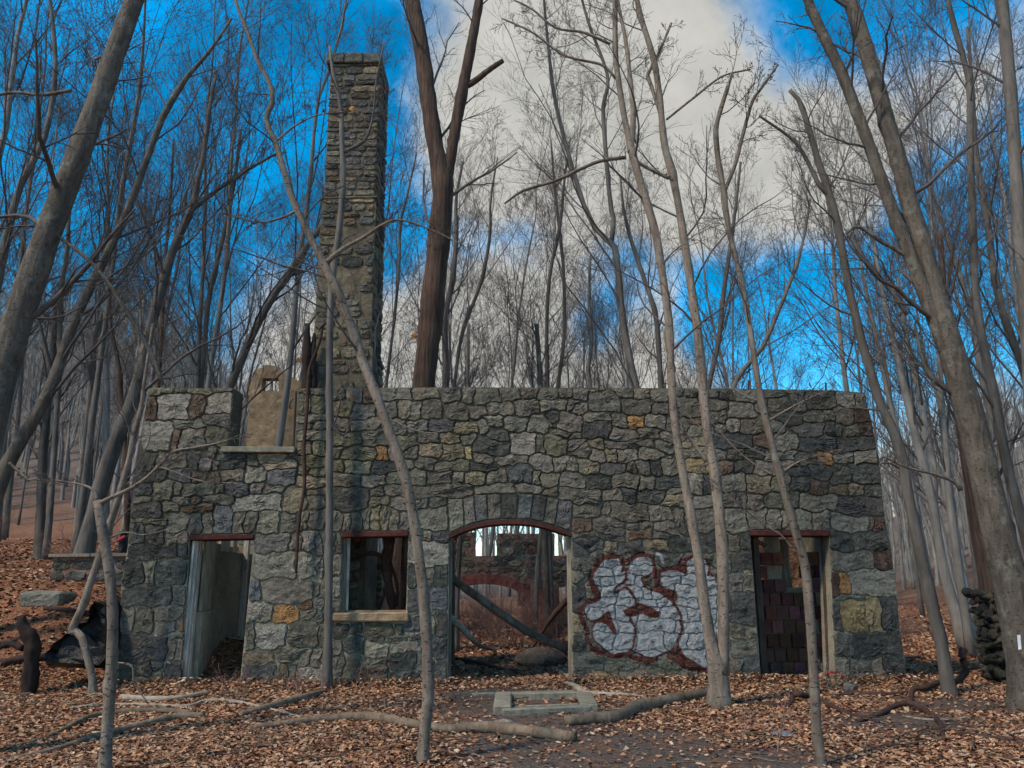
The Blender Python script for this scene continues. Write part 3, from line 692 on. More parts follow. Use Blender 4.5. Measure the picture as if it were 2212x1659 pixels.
# sills, steel lintels, frames
def quadbox(name, pts, y0, y1, mat, parent, bev=.01):
    V, F = prism([W(*p) for p in pts], y0, y1)
    return link(name, bevel_mesh(poly_mesh(name, V, F), bev), mat, parent)
quadbox('upper_window_sill', [(480, 978), (638, 979), (640, 967), (482, 966)], WY - .10, WY + .55, CONC, ruin)
quadbox('window_sill', [(719, 1342), (885, 1343), (883, 1322), (721, 1324)], WY - .07, WY + .48, STUCCO, ruin, .02)
quadbox('lintel', [(409, 1167), (549, 1164), (549, 1154), (409, 1155)], WY - .02, WY + .47, RUST, ruin)
quadbox('lintel', [(739, 1161), (882, 1158), (882, 1146), (739, 1148)], WY - .02, WY + .47, RUST, ruin)
quadbox('lintel', [(1620, 1157), (1792, 1158), (1792, 1145), (1620, 1145)], WY - .01, WY + .47, RUST, ruin)
up = [WZ(3, *p) for p in _arc]; dn = [WZ(3, x, y + 32) for x, y in _arc]
V, F = prism(up + dn[::-1], WY - .015, WY + .48)
link('arch_plate', fix_normals(poly_mesh('arch_plate', V, F)), RUST, ruin)
for ua, va, ub, vb_, w_ in ((973, 1160, 968, 1500, .07), (1229, 1155, 1235, 1500, .08)):
    a, b = P(ua, va, WY + .22), P(ub, vb_, WY + .22); b.z = -.05
    beam_obj('arch_jamb_post', a, b, w_, .16, BOARD, ruin)
# white painted frame of the left doorway and of the window
for (ua, va, ub, vb_, w_, dy) in ((428, 1168, 397, 1482, .06, .16), (421, 1168, 391, 1482, .04, .10), (435, 1168, 405, 1482, .035, .24)):
    a, b = P(ua, va, WY + dy), P(ub, vb_, WY + dy); b.z = min(b.z, .0)
    beam_obj('door_frame', a, b, w_, .09, PAINTW, ruin)
for (ua, va, ub, vb_, w_, dy, mt) in ((745, 1160, 741, 1325, .07, .12, BOARD), (753, 1162, 747, 1325, .06, .2, PAINTW)):
    beam_obj('window_frame', P(ua, va, WY + dy), P(ub, vb_, WY + dy), w_, .07, mt, ruin)
beam_obj('window_frame', P(742, 1322, WY + .2), P(880, 1321, WY + .2), .05, .07, STUCCO, ruin, (0, 0, 1))
# plank frame and brace of the right doorway
for (ua, va, ub, vb_) in ((1630, 1160, 1652, 1480), (1781, 1160, 1797, 1482)):
    a, b = P(ua, va, WY + .3), P(ub, vb_, WY + .3); b.z = -.03
    beam_obj('door_frame', a, b, .10, .12, DARKWOOD, ruin)
beam_obj('door_frame', P(1626, 1163, WY + .3), P(1655, 1180, WY + .3), .06, .06, DARKWOOD, ruin)
quadbox('threshold', [(1612, 1501), (1830, 1505), (1830, 1487), (1640, 1484)], WY - .42, WY + .45, CONC, ruin, .02)
# upper window: thin steel rod frame and hook
beam_obj('window_frame', P(640, 845, WY + .2), P(634, 968, WY + .2), .03, .03, METAL, ruin)
hk = [P(634, 862, WY + .1), P(628, 868, WY + .1), P(626, 880, WY + .1), P(630, 883, WY + .1)]
limb_obj('hook', hk, [.012] * 4, METAL, ruin, 10, 5, 0)
for (u, v0, v1) in ((399, 824, 838), (1784, 827, 842), (1437, 826, 838), (690, 828, 838), (1617, 822, 841)):
    limb_obj('anchor_bolt', [P(u, v1 + 4, WY + .25), P(u, v0, WY + .25)], [.016, .016], METAL, ruin, 4, 6, 0)

# -------- plastered partition behind the left doorway
part = thing('partition_wall', 'stained plaster and board partition inside the left doorway', 'wall', (-5.0, 14.6, 0))
xL = P(411, 1480, WY + .35).x
xb = xL + .62
def part_box(name, c0, c1, mat, parent, bev=.006):
    V, F = box(c0, c1); return link(name, bevel_mesh(poly_mesh(name, V, F), bev), mat, parent)
def slab(name, p0, p1, z0, z1, th, mat, parent):
    p0 = Vector((p0[0], p0[1], 0)); p1 = Vector((p1[0], p1[1], 0)); t = (p1 - p0).normalized(); nrm = Vector((t.y, -t.x, 0)) * th / 2
    b = [p0 - nrm, p1 - nrm, p1 + nrm, p0 + nrm]
    V = [(p.x, p.y, z0) for p in b] + [(p.x, p.y, z1) for p in b]
    return link(name, bevel_mesh(poly_mesh(name, V, [(3, 2, 1, 0), (4, 5, 6, 7), (0, 1, 5, 4), (1, 2, 6, 5), (2, 3, 7, 6), (3, 0, 4, 7)]), .005), mat, parent)
A0, A1 = (xL - .02, WY + .52), (P(498, 1330, 16.6).x, 16.6)
xL = A1[0] - .05
slab('plaster_dado', A0, A1, -.1, 1.15, .10, PLASTER, part)
nb = 7
for i in range(nb):
    t0, t1 = i / nb, (i + .95) / nb
    q0 = (A0[0] + (A1[0] - A0[0]) * t0, A0[1] + (A1[1] - A0[1]) * t0); q1 = (A0[0] + (A1[0] - A0[0]) * t1, A0[1] + (A1[1] - A0[1]) * t1)
    slab('board', q0, q1, 1.16, 2.55 + .25 * math.sin(i * 2.1), .05, (PLASTER, PLASTER, BOARD)[i % 3], part)
for i in range(9):
    z = .0 + i * .30
    for jx in range(3):
        part_box('block', (xL + .26 + jx * .62 + (i % 2) * .2 - .2, 16.65 + .01 * (jx % 2), z), (xL + .26 + (jx + .97) * .62 + (i % 2) * .2 - .2, 16.85, z + .285), (PLASTER, BOARD)[(i + jx) % 3 == 0], part)
part_box('stud', (xL + .42, 16.0, 0), (xL + .52, 16.1, 3.1), PAINTW, part)
for i, (h0, h1) in enumerate(((2.0, 1.3), (1.75, .9), (2.25, 1.8))):
    limb_obj('vine_stem', [(xL + .5, 16.45, h0), (xL + .8, 16.5, (h0 + h1) / 2 - .1), (xL + 1.4, 16.55, h1)], [.012, .012, .01], TWIG, part, 10, 5)

# -------- terracotta tile partition behind the right doorway
tp = thing('tile_partition', 'dark red hollow clay tile partition standing inside the right doorway', 'wall', (4.6, 14.3, 0))
tr = np.random.default_rng(5)
x0t, x1t = P(1600, 1300, 14.3).x, P(1830, 1300, 14.3).x
rowh, nt_ = .235, 9
for r_ in range(11):
    xs = np.linspace(x0t, x1t, 10) + (r_ % 2) * .1
    for i in range(9):
        cxm = (xs[i] + xs[i + 1]) / 2
        f = (cxm - x0t) / (x1t - x0t)
        if r_ >= 6 and .40 < f < .64: continue
        if r_ >= 9 and .2 < f < .75: continue
        if tr.random() < .05: continue
        V, F = box((xs[i] + .006, 14.3 + tr.uniform(-.02, .02), r_ * rowh + .006 - .05), (xs[i + 1] - .006, 14.5, (r_ + 1) * rowh - .006 - .05))
        me = bevel_mesh(poly_mesh('tile', V, F), .008)
        tinted(me, np.array((.17, .072, .055)) * tr.uniform(.55, 1.3) * np.array((1, tr.uniform(.85, 1.4), tr.uniform(.85, 1.5))))
        link('tile', me, TILE, tp)
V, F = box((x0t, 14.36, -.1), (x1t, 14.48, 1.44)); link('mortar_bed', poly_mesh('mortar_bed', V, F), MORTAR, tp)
V, F = box((x0t - .3, 15.6, -.1), (x1t + .9, 15.8, 2.9)); link('inner_wall', poly_mesh('inner_wall', V, F), RUBBLE, tp)
part_box('plank', (x0t + .60, 14.55, 1.2), (x0t + .86, 14.62, 2.5), PLASTER, tp)
part_box('plank', (x0t + .9, 14.6, 1.3), (x0t + 1.05, 14.66, 2.3), BOARD, tp)

# -------- chimney
CH0, CH1, CHY = P(690, 560, 14.4).x, P(806, 560, 14.4).x, 14.4
CHT = P(770, 107, CHY).z
chim = thing('stone_chimney', 'tall square rubble stone chimney rising behind the facade', 'chimney', ((CH0 + CH1) / 2, 15.0, 0))
cw = CH1 - CH0; CD = 1.05
def chw(z):                       # slight taper: half-width growth towards the foot
    return np.interp(z, [0, 4.5, 6.0, 6.05, 9.2, 9.25, CHT], [.10, .10, .08, .035, .03, 0, 0])
zs = [0, 4.5, 6.0, 6.05, 9.2, 9.25, CHT - .22]
V, F = [], []
for z in zs:
    e = float(chw(z)) - .015
    V += [(CH0 - e, CHY - e, z), (CH1 + e, CHY - e, z), (CH1 + e, CHY + CD + e, z), (CH0 - e, CHY + CD + e, z)]
for i in range(len(zs) - 1):
    for k in range(4): F.append([i * 4 + k, i * 4 + (k + 1) % 4, i * 4 + 4 + (k + 1) % 4, i * 4 + 4 + k])
F.append([len(V) - 4, len(V) - 3, len(V) - 2, len(V) - 1])
shaft = link('shaft', fix_normals(poly_mesh('shaft', V, F)), PARGE, chim)
cr_ = np.random.default_rng(21)
def mapF(a, b, d): return np.stack([CH0 + a, np.full_like(a, CHY) - chw(b) - d, b], 1)
def mapR(a, b, d): return np.stack([np.full_like(a, CH1) + chw(b) + d, CHY + a, b], 1)
def course_stones(width, z0, z1, mapf, parent, hr, wr, dens, cols, prob=lambda z: 1.0, e0=.0):
    z = z0; n = 0
    while z < z1 - .04:
        h = min(cr_.uniform(*hr), z1 - z); x = -e0
        while x < width + e0 - .05:
            w = min(cr_.uniform(*wr), width + e0 - x)
            if width + e0 - x - w < .1: w = width + e0 - x
            if cr_.random() < prob(z):
                hh, ww = h / 2 - .009, w / 2 - .009; c = (x + w / 2, z + h / 2)
                th = np.linspace(0, 2 * math.pi, dens, endpoint=False) + cr_.uniform(0, .5)
                p = cr_.uniform(3, 6)
                rr = (np.abs(np.cos(th)) ** p + np.abs(np.sin(th)) ** p) ** (-1 / p) * (1 + cr_.normal(0, .05, dens))
                ring = np.stack([c[0] + np.cos(th) * rr * ww, c[1] + np.sin(th) * rr * hh + .02 * np.sin(c[0] * 3 + z * 2)], 1)
                code = cols[cr_.integers(len(cols))]
                me = stone_mesh('stone', ring, c, jcol(code, cr_, 3), mapf, cr_.uniform(.012, .04), .06, 2, int(cr_.integers(1e6)))
                link('stone', me, STONE, parent); n += 1
            x += w
        z += h
    return n
upc = ['', '', 'd', 'd', 'b', 'r', 't', '']; loc_ = ['t', 'g', '', 'r', 'd', 'd', 'g', '']
n = course_stones(cw, 8.6, CHT - .36, mapF, shaft, (.10, .2), (.22, .55), 14, upc)
n += course_stones(cw, 4.2, 8.6, mapF, shaft, (.11, .26), (.18, .5), 14, loc_, lambda z: .68, .02)
n += course_stones(CD, 8.6, CHT - .36, mapR, shaft, (.12, .24), (.3, .6), 12, upc)
n += course_stones(CD, 4.2, 8.6, mapR, shaft, (.14, .28), (.3, .6), 12, ['d', '', 'b', 't'], lambda z: .6)
n += course_stones(cw, .1, 2.9, mapF, shaft, (.12, .2), (.2, .5), 12, ['g', 't', '', 'd'])
print('chimney stones', n)
for i, x in enumerate(np.linspace(-.08, cw + .02, 4)[:-1]):
    w = (cw + .1) / 3
    V, F = box((CH0 + x, CHY - .07 + .012 * i, CHT - .36), (CH0 + x + w - .008, CHY + CD + .07, CHT - .12 + .02 * (i % 2)), .008)
    link('cap_stone', tinted(bevel_mesh(poly_mesh('cap_stone', V, F), .02), (.10, .10, .085)), STONE, shaft)
for z in (6.05, 9.25):
    V, F = box((CH0 - .06, CHY - .06, z - .05), (CH1 + .05, CHY + CD + .04, z), .006)
    link('ledge', bevel_mesh(poly_mesh('ledge', V, F), .015), PARGE, shaft)
for i, z in enumerate((4.93, 5.0, 5.06)):
    V, F = box((CH0 - .1 + .03 * i, CHY - .2 - .03 * i, z), (CH1 + .12 - .1 * i, CHY - .06, z + .045), .006)
    link('timber_plate', poly_mesh('timber_plate', V, F), (BOARD, RUST, BOARD)[i], chim)
# rotten post standing beside the chimney
post = [P(662, 850, 14.1), P(663, 770, 14.1), P(664, 700, 14.1)]
limb_obj('post', post, [.10, .10, .05], CHAR, chim, 12, 6, .12)
limb_obj('post', [P(677, 850, 14.15), P(676, 780, 14.15), P(679, 720, 14.15)], [.08, .09, .03], CHAR, chim, 12, 6, .15)

# -------- tan gable seen through the upper window
gy_ = 24.0
def Q(u, v): p = P(u, v, gy_); return (p.x, p.z)
gab = thing('gable_wall', 'tan stuccoed gable end with a small square window beyond the facade', 'wall', (Q(585, 900)[0], gy_, 0))
V, F = prism([(Q(535, 960)[0], -.2), Q(533, 930), Q(540, 880), Q(536, 850), Q(541, 822), Q(549, 806), Q(552, 797), Q(570, 794), Q(576, 788), Q(594, 790), Q(603, 797), Q(622, 806), Q(640, 821), Q(662, 832), Q(700, 850), (Q(700, 960)[0], -.2)], gy_, gy_ + .4, [[Q(565, 845), Q(566, 817), Q(602, 817), Q(602, 845)]])
link('wall_panel', fix_normals(poly_mesh('wall_panel', V, F)), STUCCO, gab)
V, F = prism([Q(582, 845), Q(582, 817), Q(586, 817), Q(586, 845)], gy_ + .12, gy_ + .2); link('window_bar', fix_normals(poly_mesh('window_bar', V, F)), BOARD, gab)

# -------- far wall of the courtyard, seen through the arch
by = 28.0
def Bq(u, v): p = P(u, v, by); return (p.x, p.z)
bw = thing('courtyard_wall', 'ruined rubble wall with red brick arch across the courtyard', 'wall', (0, by, 0))
bx0, bx1 = Bq(900, 1200)[0], Bq(1320, 1200)[0]
btop = Bq(1100, 1149)[1]
outl = [(bx0, -.2), (bx0, btop), (Bq(958, 1150)[0], btop), (Bq(1025, 1150)[0], btop), Bq(1026, 1201), Bq(1073, 1201), Bq(1074, 1152), Bq(1170, 1153), Bq(1198, 1153), Bq(1198, 1200), Bq(1245, 1200), Bq(1246, 1160), (bx1, btop), (bx1, -.2)]
th = np.linspace(math.pi, 0, 13)
ac = Bq(1045, 1290); ar = (Bq(1125, 1298)[0] - ac[0], Bq(1045, 1262)[1] - ac[1])
arch2 = [(ac[0] + ar[0] * 1.0, -.15)] + [(ac[0] + ar[0] * math.cos(t), ac[1] + ar[1] * math.sin(t)) for t in th[::-1]] + [(ac[0] - ar[0], -.15)]
win2 = [Bq(1208, 1310), Bq(1208, 1268), Bq(1250, 1268), Bq(1250, 1310)]
V, F = prism(outl, by, by + .5, [arch2, win2]); core = link('rubble_core', fix_normals(poly_mesh('rubble_core', V, F)), RUBBLE, bw)
def mapB(a, b, d): return np.stack([a, np.full_like(a, by) - d, b], 1)
cnt = 0; z = .05
while z < btop - .08:
    h = cr_.uniform(.17, .30); x = bx0
    while x < bx1 - .1:
        w = cr_.uniform(.22, .5); c = (x + w / 2, z + h / 2)
        tx_ = np.array([c[0] - w * .45, c[0] + w * .45, c[0], c[0]]); tz_ = np.array([c[1], c[1], c[1] - h * .4, c[1] + h * .45])
        okk = inpoly(tx_, tz_, outl).all() and not inpoly(tx_, tz_, arch2).any() and not inpoly(tx_, tz_, win2).any()
        inarch = ((c[0] - ac[0]) / (ar[0] + .42)) ** 2 + ((c[1] - ac[1]) / (ar[1] + .42)) ** 2 < 1 and c[1] > ac[1] - .1
        if okk and not inarch and cnt < 295:
            thh = np.linspace(0, 2 * math.pi, 9, endpoint=False) + cr_.uniform(0, 1)
            rr = 1 + cr_.normal(0, .1, 9)
            ring = np.stack([c[0] + np.cos(thh) * rr * w * .56, c[1] + np.sin(thh) * rr * h * .56], 1)
            code = ['r', 'x', 't', '', 'r', 'd'][cr_.integers(6)] if z > 1.2 else ['x', 'r', 'x', 'd'][cr_.integers(4)]
            link('stone', stone_mesh('stone', ring, c, jcol(code, cr_, 3), mapB, cr_.uniform(.03, .07), .1, 2, int(cr_.integers(1e6))), STONE, core); cnt += 1
        x += w
    z += h
print('courtyard stones', cnt)
bv, bf, bt = [], [], []
for ring_ in range(2):
    for t in np.linspace(.22, math.pi - .22, 34):
        rr0, rr1 = .02 + ring_ * .17, .18 + ring_ * .17; o = len(bv)
        for tt_, rr in ((t - .04, rr0), (t + .04, rr0), (t + .04, rr1), (t - .04, rr1)):
            for yy in (by - .05, by + .2): bv.append((ac[0] + (ar[0] + rr) * math.cos(tt_), yy, ac[1] + (ar[1] + rr) * math.sin(tt_)))
        bf += [[o, o + 2, o + 4, o + 6], [o, o + 1, o + 3, o + 2], [o + 2, o + 3, o + 5, o + 4], [o + 4, o + 5, o + 7, o + 6], [o + 6, o + 7, o + 1, o]]
        bt += [np.array((.17, .055, .045, 1)) * cr_.uniform(.6, 1.3)] * 8
me = poly_mesh('brick_arch', bv, bf, False, {'tint': ('FLOAT_COLOR', np.array(bt))}); fix_normals(me)
tag(link('brick_arch', me, BRICK, bw), 'red brick arch ring', kind='stuff')
for px_, w_ in ((1127, 76), (1254, 40), (930, 34)):
    V, F = box((Bq(px_, 1300)[0], by - .09, -.1), (Bq(px_ + w_, 1300)[0], by - .02, ac[1] + .25))
    me = poly_mesh('brick_pier', V, F); link('brick_pier', tinted(me, (.14, .05, .04)), BRICK, bw)
# squat stone pier seen through the window
sy_ = 15.7
sp0, sp1 = P(772, 1250, sy_).x, P(826, 1250, sy_).x; spt = P(800, 1196, sy_).z
pier = thing('stone_pier', 'squat tan layered stone pier inside, framed by the window', 'pillar', ((sp0 + sp1) / 2, sy_ + .25, 0))
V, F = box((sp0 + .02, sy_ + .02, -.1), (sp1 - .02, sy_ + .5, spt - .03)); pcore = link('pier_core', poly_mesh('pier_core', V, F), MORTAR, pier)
def mapP(a, b, d): return np.stack([sp0 + a, np.full_like(a, sy_) - d, b], 1)
course_stones(sp1 - sp0, .05, spt, mapP, pcore, (.09, .17), (.2, .5), 14, ['t', 'g', 'p', 't'])
# side walls tying facade and courtyard wall
for nm, xa, lab_, z1_ in (('left_side_wall', W(300, 1300)[0] + .2, 'low ruined left side wall running back from the facade', 2.2), ('right_side_wall', W(1925, 1300)[0] - .5, 'ruined right side wall running back from the facade', 3.0)):
    V, F = box((xa, WY + WT + .01, -.2), (xa + .45, 24, z1_)); 
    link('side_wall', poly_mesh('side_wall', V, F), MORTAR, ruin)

# ------------------------------------------------------------------ trees
def spawn(PT, RD, L, nper, tr, ang, ratio, rr, npts, up, wob, r, rmin=.004, taper=.3, fall=.5):
    T, n, _ = PT.shape; C = T * nper
    pi_ = np.repeat(np.arange(T), nper)
    t = (np.tile(np.arange(nper), T) + r.random(C)) / nper
    t = tr[0] + (tr[1] - tr[0]) * t
    f = t * (n - 1); i0 = np.minimum(f.astype(int), n - 2); w = (f - i0)[:, None]
    p = PT[pi_, i0] * (1 - w) + PT[pi_, i0 + 1] * w
    pr = RD[pi_, i0] * (1 - w[:, 0]) + RD[pi_, i0 + 1] * w[:, 0]
    tg = PT[pi_, i0 + 1] - PT[pi_, i0]; tg /= np.linalg.norm(tg, axis=1, keepdims=True) + 1e-9
    q = np.cross(tg, r.normal(size=(C, 3))); q /= np.linalg.norm(q, axis=1, keepdims=True) + 1e-9
    a = np.radians(r.uniform(ang[0], ang[1], C))[:, None]
    d = np.cos(a) * tg + np.sin(a) * q
    ln = L[pi_] * r.uniform(ratio[0], ratio[1], C) * (1 - fall * t)
    out = np.zeros((C, npts, 3)); out[:, 0] = p
    for k in range(1, npts):
        d = d + r.normal(0, wob, (C, 3)); d[:, 2] += up
        d /= np.linalg.norm(d, axis=1, keepdims=True)
        out[:, k] = out[:, k - 1] + d * (ln / (npts - 1))[:, None]
    r0 = np.maximum(np.minimum(pr * rr, pr * .85), rmin)
    rad = r0[:, None] * np.linspace(1, taper, npts)[None]
    return out, np.maximum(rad, rmin * .7), ln
def make_crown(PT, RD, L, levels, r, rmin=.004):
    parts = []
    for li, (nper, trng, ang, ratio, rr, npts, up, wob) in enumerate(levels):
        PT, RD, L = spawn(PT, RD, L, nper, trng, ang, ratio, rr, npts, up, wob, r, rmin)
        parts.append(tubes(PT, RD, 6 if li == 0 else (4 if li == 1 else 3)))
    return join(parts)
RS = [.86]
def stem_pts(px, y, ground=True, wob=.0, flare=1.35):
    pts, rad = [], []
    px = [(u, v, r_ * RS[0]) for u, v, r_ in px]
    for i, (u, v, r_) in enumerate(px):
        yy = y + wob * math.sin(i * 1.3 + u)
        pts.append(P(u, v, yy)); rad.append(r_ * scl(u, v, yy))
    if ground:
        p0, p1 = pts[0], pts[1]; gz = g(p0.x, p0.y)
        if p0.z > gz + .12:
            t = (p0 - p1); t = t / max(abs(t.z), .05); dx = max(-.4, min(.4, t.x)); hh = p0.z - gz
            mid = Vector((p0.x + dx * hh * .6, p0.y, gz + hh * .35)); b = Vector((p0.x + dx * hh * .8, p0.y, gz - .12))
            pts = [b, mid] + pts if hh > .5 else [b] + pts
            rad = ([rad[0] * flare * 1.1, rad[0] * 1.05] if hh > .5 else [rad[0] * flare]) + rad
        else: rad[0] *= flare; pts[0] = Vector((p0.x, p0.y, min(p0.z, gz) - .08))
    return pts, rad
NEAR = [(10, (.35, .99), (35, 65), (.14, .28), .26, 8, .05, .16), (6, (.2, .98), (25, 55), (.4, .7), .5, 6, .03, .16), (5, (.15, 1), (25, 55), (.4, .7), .6, 5, .02, .18)]
MID = [(13, (.28, .99), (20, 45), (.22, .38), .30, 8, .07, .11), (7, (.2, .98), (22, 48), (.4, .65), .5, 6, .05, .13), (6, (.12, 1), (20, 50), (.4, .7), .55, 5, .03, .15), (3, (.2, 1), (22, 50), (.4, .7), .7, 4, .02, .12)]
BIG = [(9, (.45, .99), (25, 55), (.14, .24), .18, 8, .06, .13), (6, (.2, .98), (22, 48), (.4, .65), .5, 6, .04, .14), (6, (.12, 1), (20, 50), (.4, .7), .6, 5, .03, .15)]
tn = 0
def tree(name, label, stems, y, bark, levels=MID, crown=True, wob=.0, k=10, n=26, extra=(), rmin=None, group=None, knob=.03, crown_stems=None, grounded=True):
    global tn; tn += 1
    r = np.random.default_rng(100 + tn)
    lines = []; parts = []
    for i, px in enumerate(stems):
        pts, rad = stem_pts(px, y, i == 0 and grounded, wob)
        V, F, q = limb(pts, rad, n, k, knob, r, True, n // 5); parts.append((V, F)); lines.append(q)
    base = Vector(lines[0][0, :3]); base.z = g(base.x, base.y)
    root = thing(name, label, 'tree', base, group)
    V, F = join(parts)
    link('trunk', poly_mesh('trunk', V, clean_quads(V, F), True), bark, root)
    for px in extra:               # traced branches
        pts, rad = stem_pts(px, y, False, wob); V, F, q = limb(pts, rad, 18, 6, .03, r)
        link('branch', poly_mesh('branch', V, clean_quads(V, F), True), bark, root); lines.append(q)
    if crown:
        q = np.stack([np.column_stack([np.interp(np.linspace(0, 1, 24), np.linspace(0, 1, len(l)), l[:, j]) for j in range(4)]) for l in lines])
        if crown_stems: q = q[crown_stems]
        L = np.linalg.norm(np.diff(q[:, :, :3], axis=1), axis=2).sum(1)
        V, F = make_crown(q[:, :, :3], q[:, :, 3], L, levels, r, rmin or max(.003, y * .00018))
        link('crown', fast_mesh('crown', V, F, True), TWIG, root)
    return root

# traced foreground trees -------------------------------------------------
t1 = tree('sapling', 'slim pale broken-topped tree at the left front with two crooked limbs', [[(226, 1690, 15), (230, 1600, 14), (238, 1480, 14), (243, 1380, 13.5), (243, 1310, 13), (236, 1230, 12.5), (222, 1150, 12), (213, 1095, 11), (209, 1082, 9)]], 7.3, BARK_PALE, NEAR, True, 0, 12, 30,
          extra=[[(212, 1090, 7), (240, 1075, 5.5), (300, 1045, 4.5), (350, 1000, 4), (372, 976, 3.6), (420, 967, 3), (480, 955, 2.3), (520, 938, 1.5)], [(210, 1086, 6), (205, 1062, 4), (180, 1048, 3), (120, 1038, 2.2), (60, 1036, 1.5)],
                 [(337, 1006, 2.6), (380, 1020, 2), (440, 1040, 1.6), (520, 1044, 1.2)], [(240, 1160, 2.4), (270, 1150, 2), (310, 1155, 1.6), (370, 1142, 1)], [(250, 1430, 2.5), (285, 1440, 2.2), (290, 1475, 2), (320, 1520, 2)]],
          crown_stems=[1, 2, 3])
t2 = tree('leaning_tree', 'crooked tan tree leaning left across the chimney, between window and archway', [[(910, 1700, 16), (916, 1600, 15), (925, 1500, 14.5), (920, 1350, 14), (905, 1200, 13.5), (880, 1050, 13), (842, 935, 12.5), (815, 860, 12), (780, 770, 11.5), (740, 655, 11), (698, 568, 10), (664, 500, 8.5), (632, 430, 8), (608, 350, 7.2), (592, 300, 7), (574, 258, 6.5), (590, 218, 6), (583, 180, 5.5), (560, 140, 5), (535, 70, 4.5), (510, 5, 4), (490, -90, 3)]], 7.6, BARK_PALE, NEAR, True, 0, 12, 60,
          extra=[[(704, 568, 7), (740, 538, 5.5), (790, 510, 4.5), (822, 488, 4), (865, 475, 2.8), (940, 500, 2), (1000, 530, 1.4)], [(652, 478, 5), (645, 455, 4), (610, 470, 3), (560, 480, 2), (480, 460, 1.5)], [(815, 890, 3), (850, 910, 2.2), (920, 935, 1.8), (980, 925, 1.4), (1040, 910, .9)], [(597, 305, 3), (640, 270, 2.2), (690, 248, 1.6), (760, 240, 1.2)]],
          crown_stems=[0, 1, 2, 4])
t3 = tree('climbing_tree', 'thin straight grey stem growing against the facade left of the window', [[(706, 1478, 12), (709, 1350, 10.5), (711, 1200, 10), (712, 1000, 9.5), (712, 850, 9), (712, 720, 9), (718, 600, 8.5), (732, 500, 8), (741, 400, 7.5), (738, 300, 6.5), (736, 230, 6), (720, 160, 5), (712, 100, 3)]], 12.75, BARK_DARK, NEAR, True, 0, 9, 40,
          extra=[[(738, 330, 5), (765, 318, 4.5), (790, 300, 4), (806, 250, 3), (812, 180, 2.5), (830, 90, 2)], [(714, 690, 4), (700, 700, 4), (688, 712, 3)], [(716, 860, 3), (722, 920, 3), (745, 940, 2.5), (760, 900, 2)]])
t3b = tree('vine', 'dark reddish vine hanging down the facade above the left pier', [[(640, 1238, 3), (641, 1200, 4), (646, 1120, 4.5), (658, 1050, 4.5), (657, 960, 4.5), (664, 880, 4.5), (668, 800, 4), (690, 740, 3.5), (700, 690, 3)]], 12.9, DEADDARK, NEAR, False, 0, 7, 30, grounded=False)
t4 = tree('forked_tree', 'grey-tan tree forking into two tall stems before the graffiti', [[(1553, 1532, 30), (1553, 1490, 26), (1552, 1450, 26), (1540, 1410, 18), (1530, 1360, 14), (1520, 1290, 13.5), (1508, 1200, 12.5), (1490, 1100, 12), (1468, 980, 11), (1456, 900, 10.5), (1450, 820, 10), (1445, 700, 10.5), (1432, 600, 10), (1415, 500, 10.5), (1385, 400, 10.5), (1366, 330, 10), (1352, 270, 8), (1340, 200, 7.5), (1330, 120, 7), (1328, 0, 6.5), (1325, -120, 5)],
                       [(1556, 1455, 24), (1562, 1400, 15), (1563, 1330, 14), (1562, 1250, 14), (1556, 1130, 13.5), (1540, 1000, 13), (1527, 920, 12.5), (1515, 800, 12), (1505, 700, 11), (1490, 600, 10.5), (1472, 480, 10), (1455, 390, 9.5), (1435, 310, 9), (1425, 210, 8), (1410, 120, 7.5), (1385, 40, 7), (1370, -30, 6), (1350, -120, 5)],
                       [(1362, 330, 8), (1368, 250, 7), (1362, 180, 6), (1352, 90, 5), (1338, 20, 4), (1320, -90, 3)]], 10.7, BARK_PALE, NEAR, True, 0, 12, 60,
          extra=[[(1527, 998, 6), (1500, 960, 5), (1470, 920, 5), (1458, 885, 5)], [(1352, 340, 5), (1290, 350, 4.5), (1200, 390, 4), (1130, 412, 3.5), (1090, 440, 2.5)], [(1372, 348, 4.5), (1410, 368, 4.5), (1445, 385, 5)], [(1330, 170, 4), (1300, 140, 3.5), (1220, 120, 3), (1150, 70, 2.6), (1085, 40, 2)], [(1318, 95, 4), (1260, 70, 3.4), (1200, 60, 3), (1150, 20, 2.5), (1110, 0, 2)],
                 [(1428, 250, 5), (1405, 180, 5), (1398, 165, 5), (1425, 110, 4), (1450, 50, 3.5)], [(1440, 258, 3), (1500, 210, 3), (1560, 165, 2.4), (1620, 150, 2)]])
t5 = tree('sapling', 'slender pale spotted tree with snapped tip in front of the right doorway', [[(1782, 1710, 14), (1775, 1650, 13.5), (1764, 1580, 13.5), (1760, 1500, 12.5), (1753, 1380, 12), (1740, 1230, 11.5), (1722, 1160, 11), (1700, 1085, 10), (1680, 1010, 9.5), (1660, 930, 9), (1643, 860, 8.5), (1630, 780, 7.5), (1612, 660, 7), (1590, 560, 6.5), (1572, 480, 6.5), (1563, 410, 7), (1552, 350, 7), (1546, 285, 7), (1550, 260, 6), (1568, 200, 5), (1582, 158, 3.5)],
                       [(1566, 412, 5), (1590, 350, 4.5), (1605, 290, 4.5), (1625, 220, 4), (1645, 190, 3.5), (1680, 140, 3)]], 7.4, BARK_PALE, NEAR, True, 0, 12, 60,
          extra=[[(1722, 1185, 3), (1705, 1178, 2.6), (1690, 1158, 2.2), (1640, 1125, 1.8), (1580, 1075, 1.6), (1510, 1010, 1.2)], [(1690, 1020, 3), (1720, 1000, 2), (1760, 985, 1.4), (1820, 970, 1)], [(1655, 912, 3.2), (1700, 885, 2.4), (1760, 855, 1.8), (1800, 840, 1)], [(1670, 1025, 2.4), (1640, 1010, 2), (1590, 970, 1.6), (1530, 905, 1)]],
          crown_stems=[0, 1, 2, 3, 4])
RS[0] = .68
